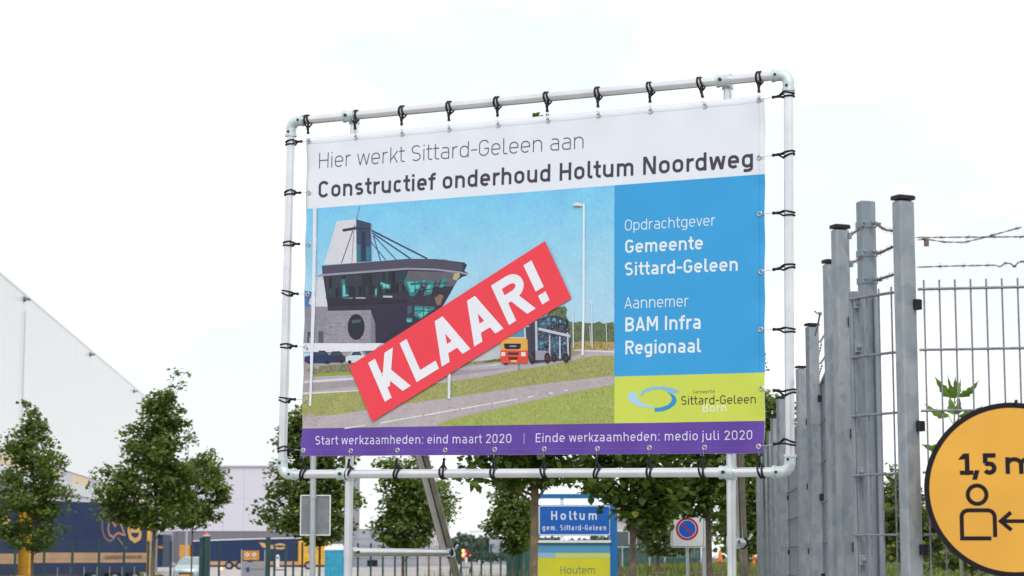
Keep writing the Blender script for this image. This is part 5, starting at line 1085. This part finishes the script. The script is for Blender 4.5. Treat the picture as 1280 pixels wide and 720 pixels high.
# dark tractor end seen past the tallest maple's trunk
Yd = 92; dk = empty('parked_lorry', (P(200, 700, Yd).x, Yd, 0), 'dark navy lorry end showing between the tallest maple trunk and the grey hall', 'lorry')
xa, xb = P(196.5, 690, Yd).x, P(203.5, 690, Yd).x; m = MB(); m.bbox(((xa+xb)/2, Yd+1.2, (hx(668, Yd)+hx(709, Yd))/2), (xb-xa, 2.4, hx(668, Yd)-hx(709, Yd)), 0, .03); m.build('body', M['tarp'], dk)
m = MB(); m.box(((xa+xb)/2+.02, Yd-.02, hx(684, Yd)), (xb-xa-.06, .05, .1)); m.build('marker_board', M['orange'], dk); m = MB(); m.box(((xa+xb)/2, Yd-.02, hx(665.5, Yd)), (.1, .3, .16)); m.build('beacon', M['white'], dk)
m = MB(); m.tube([(xa+.1, Yd-.05, .38), (xa+.1, Yd+.2, .38)], .36, 14); m.build('wheel', M['tyre'], dk)
# long lorry in the middle distance
Yb = 245; lb = empty('articulated_lorry', (P(330, 700, Yb).x, Yb, 0), 'long navy lorry with yellow cab driving past the grey hall', 'lorry')
xa, xb = P(240, 690, Yb).x, P(404, 690, Yb).x; zt8, zb8 = hx(674, Yb), hx(708.5, Yb)
m = MB(); n = 12; vs = []
for i in range(n+1):
    x = xa+(xb-xa)*i/n; z = zt8-.25+.36*math.sin(PI*min(1, i/n*1.0)*.5+.0); vs += [(x, Yb, zb8), (x, Yb, z), (x, Yb+2.5, z), (x, Yb+2.5, zb8)]
fs = []
for i in range(n): a = 4*i; fs += [(a, a+4, a+5, a+1), (a+1, a+5, a+6, a+2), (a+2, a+6, a+7, a+3), (a+3, a+7, a+4, a)]
fs += [(0, 1, 2, 3), (4*n+3, 4*n+2, 4*n+1, 4*n)]; m.add(vs, fs); m.build('curtain', M['tarp'], lb)
m = MB(); [m.tube([Vector(vs[4*i+1])+Vector((0, -.03, .03)) for i in range(n+1)], .07, 6)]; m.build('roof_rail', M['white'], lb)
m = MB(); m.box(((xa+xb)/2, Yb-.01, hx(704, Yb)), (xb-xa-.02, .04, .44)); m.build('tan_stripe', M['tan'], lb)
m = MB(); m.box((P(231, 690, Yb).x, Yb+1.2, (hx(681, Yb)+hx(697, Yb))/2), (1.25, 2.4, hx(681, Yb)-hx(697, Yb))); m.build('rear_door', M['orange'], lb)
m = MB(); m.box(((xa+xb)/2, Yb+1.2, .8), (xb-xa-.6, 2.0, .35)); m.build('chassis', M['clad_dk'], lb)
sb = Sheet((0, Yb-.004, 0), (1, 0, 0), (0, 0, 1), (0, -1, 0)); pb = Print(sb, .006, .001)
pb.ribbon([(350+6.5*math.cos(R(a)), 683-2.6*math.sin(R(a))) for a in range(0, 360, 20)], .22, ORG, closed=True, local=False, maxseg=1); pb.poly([(324, 678), (331, 679), (333, 685), (328, 684)], ORG); pb.poly([(337, 682), (341, 681), (342, 686), (338, 686)], ORG); pb.build('logo_print', lb)
xc0, xc1 = P(370, 690, Yb).x, P(408, 690, Yb).x; cab0 = P(372, 690, Yb).x
m = MB(); m.bbox((P(392.5, 690, Yb).x, Yb+.9, (hx(676, Yb)+hx(706, Yb))/2), ((412-373)/F*Yb, 2.45, hx(676, Yb)-hx(706, Yb)), 0, .18); cb = m.build('cab', M['yellow'], lb)
m = MB(); m.box((P(390, 690, Yb).x, Yb-.34, (hx(684, Yb)+hx(692, Yb))/2), (.9, .04, hx(684, Yb)-hx(692, Yb))); m.build('side_window', M['carglass'], cb)
for px_ in (386, 300, 287, 313): m = MB(); x = P(px_, 700, Yb).x; m.tube([(x, Yb-.4, .5), (x, Yb-.05, .5)], .5, 18); wo = m.build('wheel', M['tyre'], lb); m = MB(); m.tube([(x, Yb-.42, .5), (x, Yb-.39, .5)], .26, 12); m.build('rim', M['tank'], wo)
for px_, mt in ((377.5, 'amber'), (277, 'amber')): m = MB(); q = P(px_, 711, Yb-.6); m.ball(q, .14, 8); m.build('side_lamp', M[mt], lb)
# small pale car
Yc = 128; xc_ = P(233, 700, Yc).x; car = empty('parked_car', (xc_, Yc, 0), 'pale silver-blue car facing us by the dark green gate posts', 'car')
def loft(mb, secs):
    n = len(secs[0]); vs = [q for s_ in secs for q in s_]; fs = []
    for i in range(len(secs)-1):
        for k in range(n): fs.append((i*n+k, i*n+(k+1) % n, (i+1)*n+(k+1) % n, (i+1)*n+k))
    fs += [tuple(range(n-1, -1, -1)), tuple((len(secs)-1)*n+k for k in range(n))]; return mb.add(vs, fs, True)
def csec(y, hw1, z0, zw, hw2, zt): return [(xc_-hw1*.96, y, z0), (xc_-hw1, y, z0+.25), (xc_-hw1*.98, y, zw), (xc_-hw2, y, zt-.04), (xc_-hw2*.8, y, zt), (xc_+hw2*.8, y, zt), (xc_+hw2, y, zt-.04), (xc_+hw1*.98, y, zw), (xc_+hw1, y, z0+.25), (xc_+hw1*.96, y, z0)]
m = MB(); loft(m, [csec(Yc-.05, .74, .28, .62, .66, .72), csec(Yc+.1, .82, .22, .78, .72, .86), csec(Yc+.8, .86, .2, .9, .76, 1.0), csec(Yc+1.0, .86, .2, .92, .74, 1.04), csec(Yc+1.8, .86, .2, .94, .62, 1.46), csec(Yc+3.0, .86, .2, .94, .62, 1.5), csec(Yc+4.0, .84, .22, .92, .66, 1.1), csec(Yc+4.2, .8, .3, .8, .66, .95)]); bd = m.build('body', M['carpaint'], car)
m = MB(); m.add([(xc_-.68, Yc+.98, 1.05), (xc_+.68, Yc+.98, 1.05), (xc_+.56, Yc+1.7, 1.44), (xc_-.56, Yc+1.7, 1.44)], [(0, 1, 2, 3)]); m.build('windscreen', M['carglass'], car)
for s_ in (-1, 1):
    m = MB(); m.ball((xc_+s_*.58, Yc+.02, .68), .12, 8, .7); m.build('headlight', M['white'], car); m = MB(); m.bbox((xc_+s_*.95, Yc+1.15, 1.05), (.2, .1, .16), 0, .03); m.build('wing_mirror', M['carpaint'], car)
    for yy in (.75, 3.4): m = MB(); m.tube([(xc_+s_*.7, Yc+yy, .32), (xc_+s_*.88, Yc+yy, .32)], .32, 16); m.build('wheel', M['tyre'], car)
m = MB(); m.box((xc_, Yc-.06, .5), (.9, .05, .12)); m.build('grille', M['screw'], car); m = MB(); m.box((xc_, Yc-.09, .38), (.52, .02, .11)); m.build('number_plate', M['yellow'], car)
# portable toilet
Yt = 105; xt = P(419, 700, Yt).x; pt_ = empty('portable_toilet', (xt, Yt, 0), 'cyan plastic portable toilet with white roof beside the left banner post', 'toilet')
zt9 = hx(687.5, Yt); w_ = 26.5/F*Yt
m = MB(); m.bbox((xt, Yt+.5, zt9/2), (w_, 1.05, zt9), 0, .06); m.build('cabin', M['cyan'], pt_)
m = MB(); m.box((xt-.03, Yt-.04, zt9/2), (w_*.66, .03, zt9*.86)); [m.box((xt-.03+s_*.16, Yt-.065, zt9*.55), (.1, .03, zt9*.6)) for s_ in (-1, 1)]; m.build('door', M['cyan'], pt_)
m = MB(); m.box((xt, Yt+.5, zt9+.1), (w_+.06, 1.1, .2), taper=.86); m.box((xt, Yt+.5, zt9+.24), (w_*.7, .7, .1), taper=.8); m.build('roof', M['white'], pt_)
# gate cluster: dark green posts, grey board with orange sign
Yg = 58; gt2 = empty('yard_gate', (P(300, 700, Yg).x, Yg, 0), 'dark green yard gate with thick posts, grey board and orange warning sign', 'gate')
for px_, w_, top in ((251.5, 5, 672), (259, 7, 669), (335, 5.5, 671.5), (343, 2.5, 682), (357, 2.5, 682)):
    x = P(px_, 700, Yg).x; zt_ = hx(top, Yg); m = MB(); m.bbox((x, Yg, zt_/2), (w_/F*Yg, .12, zt_), 0, .012); m.build('post', M['green'], gt2)
m = MB(); x = P(255, 700, Yg).x; m.box((x, Yg+.02, 1.05), (.13, .05, 2.0)); m.build('infill_plate', M['green'], gt2)
m = MB(); x = P(258, 700, Yg).x; m.ball((x, Yg, hx(668, Yg)+.01), .035, 8); m.build('signal_lamp', M['redlamp'], gt2)
m = MB(); x = P(258, 700, Yg).x; m.box((x, Yg, hx(669.5, Yg)), (.2, .14, .035)); m.build('post_cap', M['clad_2'], gt2)
xa, xb = P(302, 700, Yg).x, P(331, 700, Yg).x; m = MB(); m.box(((xa+xb)/2, Yg, hx(700.5, Yg)/2), (xb-xa-.03, .03, hx(700.5, Yg)-.1)); [m.box(((xa+xb)/2, Yg-.02, .3+.22*k), (xb-xa-.05, .02, .02)) for k in range(5)]; m.build('board', M['clad_md'], gt2)
for x in (xa, xb): m = MB(); m.tube([(x, Yg, 0), (x, Yg, hx(687, Yg))], .018, 8); m.build('board_post', M['pole'], gt2)
z0, z1 = hx(700, Yg), hx(688.3, Yg); x0_, x1_ = P(304, 700, Yg).x, P(324, 700, Yg).x; m = MB(); m.box(((x0_+x1_)/2, Yg-.03, (z0+z1)/2), (x1_-x0_, .015, z1-z0)); ws = m.build('warning_sign', M['orange'], gt2)
sw = Sheet((0, Yg-.0385, 0), (1, 0, 0), (0, 0, 1), (0, -1, 0)); pw = Print(sw, .0015, .0008)
for cx_ in (309, 317.8):
    pw.poly([(cx_-3, 693.3), (cx_, 690.3), (cx_+3, 693.3), (cx_, 696.3)], (235, 235, 240)); pw.poly([(cx_-1.1, 693.3), (cx_, 692.2), (cx_+1.1, 693.3), (cx_, 694.4)], (90, 70, 80)); pw.poly([(cx_-2.2, 698), (cx_+2.2, 698), (cx_+2.2, 699.2), (cx_-2.2, 699.2)], (220, 190, 170))
pw.build('hazard_diamonds', gt2)
pw = Print(Sheet((0, Yg-.033, 0), (1, 0, 0), (0, 0, 1), (0, -1, 0)), .0015, .0008); pw.poly([(308, 709), (311.5, 709), (311.5, 714.5), (308, 714.5)], (60, 60, 170)); pw.build('blue_sticker', gt2)
m = MB(); xi = P(347.5, 700, Yg).x; m.bbox((xi, Yg-.05, hx(702, Yg)), (.1, .06, .3), 0, .01); m.ball((xi, Yg-.09, hx(695.5, Yg)), .05, 8); m.build('intercom', M['white'], gt2)
m = MB(); [m.box((P(350, 700, Yg).x, Yg, .15+.33*k), (.3, .03, .03)) for k in range(6)]; m.build('gate_bar', M['green'], gt2)
m = MB(); x = P(332, 700, Yg).x; m.tube([(x, Yg+.1, 0), (x, Yg+.1, hx(689, Yg))], .025, 8); m.build('round_post', M['white'], gt2)
# ---------------------------------------------------------------- dark green bar fence round the yard
gf = empty('bar_fence', (-11.6, 56, 0), 'long dark green rod fence round the concrete yard behind the trees', 'fence')
a0 = Vector((-17.4, 51, 0)); a1 = Vector((3.9, 92, 0)); 
pxs = [-10, 24, 60, 95, 128, 159, 189, 217, 277, 369, 380, 449, 465, 480, 495, 509, 523, 537, 551, 564, 577, 590, 602, 614, 626, 638, 650, 662, 680, 698, 716, 734, 750, 764]
def fxy(px_):            # where the line of sight meets the fence line
    k = (px_-640)/F; d = a1-a0; t = (k*a0.y-a0.x)/(d.x-k*d.y); return a0+d*t
prev = None; p0m = None
for i, px_ in enumerate(pxs):
    q = fxy(px_); m = None
    if p0m is None: p0m = MB().bbox((q.x, q.y, .99), (.06, .06, 1.98), .45, .006).build('post', M['green'], gf, origin=q)
    else: share('post', p0m, gf, q)
    if prev is not None and not (250 > pxs[i-1] > 210 or 277 <= pxs[i-1] < 380):
        m = MB(); dq = q-prev; nn_ = 14
        for k in range(1, nn_): c = prev+dq*(k/nn_); m.tube([c+Vector((0, 0, .08)), c+Vector((0, 0, 1.93))], .0028, 4, cap=False)
        for k in range(9): m.tube([prev+Vector((0, 0, .12+.22*k)), q+Vector((0, 0, .12+.22*k))], .0035, 4, cap=False)
        m.build('rod_panel', M['greenw'], gf, kind='stuff')
    prev = q
q = fxy(467); m = MB(); m.box((q.x, q.y-.05, hx(704, q.y)), (13/F*q.y, .02, 8/F*q.y)); m.build('sign_plate', M['plastic'], gf)
q = fxy(650); m = MB(); m.box((q.x, q.y+.1, 1.0), (34/F*q.y, .02, 1.8)); m.build('windbreak_cloth', M['teal'], gf)
# beacon trailer with amber lights
Yw = 190; q = P(580, 690, Yw); bt = empty('beacon_trailer', (q.x, Yw, 0), 'small red and white trailer board with glowing amber beacons on the yard', 'trailer')
m = MB(); m.bbox((q.x, Yw, 1.75), (.5, .1, .85), 0, .03); m.build('board', M['red'], bt); m = MB(); m.box((q.x, Yw+.02, .95), (.06, .06, .8)); m.build('board_stand', M['clad_md'], bt)
m = MB(); m.box((q.x+.2, Yw-.07, 1.2), (.24, .03, .5)); m.box((q.x+.05, Yw-.07, 1.8), (.3, .03, .16)); m.build('white_panel', M['white'], bt)
for py_ in (688.5, 694): m = MB(); m.ball((q.x-.08, Yw-.12, hx(py_, Yw)), .13, 10); m.build('amber_beacon', M['amber'], bt)
m = MB(); m.ball((P(587.5, 690, Yw).x, Yw-.1, hx(694, Yw)), .09, 8); m.build('red_lamp', M['redlamp'], bt)
m = MB(); m.box((q.x+.1, Yw+.6, .55), (.9, 1.4, .25)); m.box((q.x, Yw+.05, .6), (.1, .1, .4)); m.build('chassis', M['clad_md'], bt)
for s_ in (-.4, .5): m = MB(); m.tube([(q.x+s_, Yw+.6, .28), (q.x+s_+.14, Yw+.6, .28)], .28, 14); m.build('wheel', M['tyre'], bt)
# ---------------------------------------------------------------- windbreak fence and posts on the right
Yf = 84; wf = empty('windbreak_fence', (P(850, 700, Yf).x, Yf, 1.1), 'dark green slatted windbreak between grey posts behind the no-parking sign', 'fence')
sl = None
for k in range(58):
    x = P(772+k*1.8, 700, Yf).x; c = Vector((x, Yf+(.03 if k % 2 else 0), gz(x, Yf)))
    if sl is None: sl = MB().box((c.x, c.y, c.z+.52), (.052, .02, .95)).build('slat', M['teal'], wf, origin=c)
    else: share('slat', sl, wf, c)
for px_ in (778, 792, 812, 831, 876):
    x = P(px_, 700, Yf-.1).x; m = MB(); zb_ = gz(x, Yf); m.tube([(x, Yf-.1, zb_), (x, Yf-.1, hx(682.5, Yf))], .028, 8); m.build('post', M['pole'], wf)
m = MB(); m.box((P(824, 700, Yf).x, Yf-.05, hx(683.8, Yf)), (3.4, .04, .04)); m.build('top_rail', M['pole'], wf)
# stakes, barriers in the grass
for px_, Y, lab in ((782, 40, 'short twin wooden stakes with crosspiece at the foot of the broad linden'), (824, 44, 'dark cross-braced stakes in the grass left of the no-parking pole'), (868, 43, 'stakes standing just right of the no-parking pole'), (895, 47, 'stakes in the grass right of the dark linden trunk')):
    x = P(px_, 710, Y).x; zb_ = gz(x, Y); t = empty('tree_stakes', (x, Y, zb_), lab, 'stakes', 'planting stakes in the grass')
    for s_ in (-.1, .1): m = MB(); m.tube([(x+s_, Y, zb_-.1), (x+s_, Y, hx(700, Y))], .016, 6); m.build('stake', M['bark'], t)
    m = MB(); m.box((x, Y-.02, hx(716, Y)), (.3, .02, .05)); m.build('crossbar', M['bark'], t)
for px_, py_, Y, lab in ((942, 700, 90, 'orange traffic cone by the foot of the galvanised fence'), (900, 694, 95, 'orange traffic cone left of the right banner post')):
    x = P(px_, py_, Y).x; q = P(px_, py_, Y); b = max(gz(x, Y), q.z-.35); t = empty('traffic_cone', (x, Y, b), lab, 'cone', 'orange cones on the verge')
    m = MB(); m.tube([(x, Y, b+.03), (x, Y, q.z+.25)], [.15, .03], 12); m.build('cone', M['orange2'] if 'orange2' in M else M['orange'], t); m = MB(); m.box((x, Y, b+.02), (.38, .38, .04)); m.build('base', M['plastic'], t)
# grass verges with weeds
def blades(name, n, xr, yr, h0, h1, material, seed, wid=.03):
    g = np.random.default_rng(seed); y = g.uniform(*yr, n); x = (g.uniform(*xr, n)-640)/F*y; z = np.array([gz(a, b) for a, b in zip(x, y)]); h = g.uniform(h0, h1, n); w2 = wid*g.uniform(.6, 1.3, n); a = g.uniform(0, PI, n); lx, ly = g.normal(0, .18, n)*h, g.normal(0, .18, n)*h
    V_ = np.stack([np.stack([x-w2*np.cos(a), y-w2*np.sin(a), z], 1), np.stack([x+w2*np.cos(a), y+w2*np.sin(a), z], 1), np.stack([x+lx+w2*.3*np.cos(a), y+ly, z+h], 1), np.stack([x+lx-w2*.3*np.cos(a), y+ly, z+h], 1)], 1).reshape(-1, 3)
    me = bpy.data.meshes.new(name); me.vertices.add(len(V_)); me.vertices.foreach_set('co', V_.ravel()); me.loops.add(4*n); me.loops.foreach_set('vertex_index', np.arange(4*n, dtype=np.int32)); me.polygons.add(n); me.polygons.foreach_set('loop_start', np.arange(0, 4*n, 4, dtype=np.int32)); me.update(calc_edges=True)
    o = link(name, me, M[material]); o['kind'] = 'stuff'
blades('verge_grass', 16000, (745, 1290), (40, 110), .08, .22, 'grassblade', 1)
blades('yellow_weeds', 2200, (790, 1100), (62, 82), .12, .34, 'flower', 2, .025)
blades('fence_weeds', 700, (530, 668), (47, 52), .7, 1.22, 'grassblade', 3, .012)
blades('verge_weeds', 60, (194, 202), (44, 46), .9, 1.2, 'flower', 4, .03); blades('verge_weeds', 60, (247, 257), (44, 46), .8, 1.18, 'flower', 5, .03)
# ---------------------------------------------------------------- traffic signs
Ys = 21; q = P(391.5, 620, Ys); ps = empty('traffic_sign', (q.x, Ys, 0), 'blank grey back of a square traffic sign on a tall grey pole', 'sign')
topz = P(391, 540, Ys).z; m = MB(); m.tube([(q.x+.03, Ys, 0), (q.x, Ys, 1.5), (q.x-.005, Ys, topz)], .0295, 14); m.build('pole', M['pole'], ps)
x0_, x1_ = P(375.3, 640, Ys+.05).x, P(413.5, 640, Ys+.05).x; za, zb_ = hx(669.5, Ys), hx(618.5, Ys)
m = MB(); m.box(((x0_+x1_)/2, Ys+.046, (za+zb_)/2), (x1_-x0_, .003, zb_-za)); m.build('plate', M['signback'], ps)
m = MB(); w_ = .012
for c, s_ in ((((x0_+x1_)/2, Ys+.045, zb_-w_/2), (x1_-x0_, .022, w_)), (((x0_+x1_)/2, Ys+.045, za+w_/2), (x1_-x0_, .022, w_)), ((x0_+w_/2, Ys+.045, (za+zb_)/2), (w_, .0218, zb_-za-2*w_)), ((x1_-w_/2, Ys+.045, (za+zb_)/2), (w_, .0218, zb_-za-2*w_))): m.box(c, s_)
m.build('rim', M['white'], ps)
for z in (zb_-.03, za+.04): m = MB(); m.tube([(q.x, Ys, z-.012), (q.x, Ys, z+.012)], .033, 14); m.build('bracket', M['pole'], ps)
# place-name sign in its blue portal
Yh = 27; S = Sheet((0, Yh, 0), (1, 0, 0), (0, 0, 1), (0, -1, 0))
ph = empty('place_name_sign', (P(718, 700, Yh).x, Yh, 0), 'blue Holtum place-name sign above a yellow Houtem panel in a blue portal', 'sign')
def rectbox(name, x0, x1, y0, y1, yf, d, material, parent=ph, bev=None):
    a, b = P(x0, y1, Yh), P(x1, y0, Yh); m = MB(); m.box(((a.x+b.x)/2, yf+d/2, (a.z+b.z)/2), (b.x-a.x, d, b.z-a.z)); return m.build(name, M[material], parent)
def rrect(x0, x1, y0, y1, r):      # rounded outline in picture units
    o = []
    for cx_, cy_, a0_ in ((x1-r, y0+r, -90), (x1-r, y1-r, 0), (x0+r, y1-r, 90), (x0+r, y0+r, 180)):
        for k in range(5): a = R(a0_+90*k/4); o.append((cx_+r*math.cos(a), cy_+r*math.sin(a)))
    return o
rectbox('portal_post', 763.6, 771.2, 617, 860, Yh-.02, .08, 'pblue'); rectbox('portal_post', 665.5, 671, 617, 860, Yh-.02, .08, 'pblue'); rectbox('portal_beam', 671.05, 763.55, 617.5, 623, Yh-.015, .07, 'pblue')
rectbox('hanger', 700.5, 704.5, 623.05, 631, Yh, .03, 'white'); rectbox('hanger', 700.5, 704.5, 669.8, 676, Yh, .03, 'white')
hp = rectbox('name_plate', 672.5, 763.2, 631.2, 669.6, Yh-.012, .012, 'blue')
S1 = Sheet((0, Yh-.012, 0), (1, 0, 0), (0, 0, 1), (0, -1, 0))
pr = Print(S1, .0012, .0002); pr.ribbon(rrect(674, 762.4, 632.3, 668.6, 2.6), .0135, (225, 232, 245), closed=True, local=False, maxseg=.5); pr.build('white_border', hp)
pr = Print(S1, .0012, .0002); text(pr, 'Holtum', (689, 649.8), (746, 649.8), (689, 638.8), .155, (232, 238, 250), .36); pr.build('lettering', hp)
pr = Print(S1, .0012, .0002); text(pr, 'gem. Sittard-Geleen', (678.3, 662.8), (757.6, 662.8), (678.3, 656.2), .135, (232, 238, 250), .42); pr.build('lettering', hp)
rectbox('lamp_rail', 671.2, 763.4, 675.4, 678.4, Yh-.05, .05, 'white')
lp = rectbox('route_panel', 672.5, 763.2, 678.6, 860, Yh-.012, .012, 'pyellow')
pr = Print(S1, .0012, .0002); pr.poly([(672.6, 679), (763, 679), (763, 691), (672.6, 691)], (92, 158, 200), ); pr.poly([(672.6, 691), (694.5, 691), (694.5, 697), (672.6, 697)], (150, 190, 220)); pr.poly([(694.5, 691.5), (763, 691.5), (763, 697.5), (694.5, 697.5)], (202, 214, 130)); pr.build('header_bands', lp)
pr = Print(S1, .0012, .0002); text(pr, 'Houtem', (700.5, 717), (743.5, 717), (700.5, 707.5), .10, (96, 130, 110), .17); pr.build('lettering', lp)
pr = Print(S1, .0012, .0002); pr.ribbon([(763, 674+8), (763, 760)], .008, (225, 232, 240), local=False); pr.build('edge_line', lp)
# no-parking sign
Yn = 25; np_ = empty('no_parking_sign', (P(860, 700, Yn).x, Yn, 0), 'square white no-parking sign, round red and blue symbol, half under leaves', 'sign')
a, b = P(838.6, 684.5, Yn), P(881, 641, Yn)
m = MB(); c_ = ((a.x+b.x)/2, Yn-.01, (a.z+b.z)/2); sz_ = (b.x-a.x, b.z-a.z)
out_ = []; rr_ = .03
for sx_, sz__, a0_ in ((1, 1, 0), (-1, 1, 90), (-1, -1, 180), (1, -1, 270)):
    for k in range(5): t = R(a0_+90*k/4); out_.append((c_[0]+sx_*(sz_[0]/2-rr_)+rr_*math.cos(t), c_[2]+sz__*(sz_[1]/2-rr_)+rr_*math.sin(t)))
n = len(out_); m.add([(x, Yn-.02, z) for x, z in out_]+[(x, Yn, z) for x, z in out_], [tuple(range(n)), tuple(range(2*n-1, n-1, -1))]+[(i, n+i, n+(i+1) % n, (i+1) % n) for i in range(n)]); m.build('plate', M['white'], np_)
S2 = Sheet((0, Yn-.02, 0), (1, 0, 0), (0, 0, 1), (0, -1, 0))
pr = Print(S2, .0012, .0003); pr.ribbon(rrect(840.2, 879.5, 642.5, 683, 2.5), .006, (60, 70, 100), closed=True, local=False, maxseg=.3); pr.build('border_line', np_)
cx_, cy_ = 858.9, 661.2; circ = lambda r: [(cx_+r*math.cos(2*PI*i/40), cy_+r*math.sin(2*PI*i/40)) for i in range(40)]
pr = Print(S2, .0014, .0004); pr.poly(circ(14.2), (206, 24, 52)); pr.poly(circ(11.4), (235, 225, 235)); pr.poly(circ(10.6), (10, 104, 214)); pr.poly([(cx_-7.6, cy_-6), (cx_-6, cy_-7.6), (cx_+7.6, cy_+6), (cx_+6, cy_+7.6)], (206, 24, 52)); pr.build('round_symbol', np_)
for px_, r_, top in ((859.3, .02, 684), (880.5, .029, 640)):
    q = P(px_, 700, Yn+.04); m = MB(); m.tube([(q.x, Yn+.04, 0), (q.x, Yn+.04, hx(top, Yn))], r_, 12); m.build('pole', M['pole'], np_)
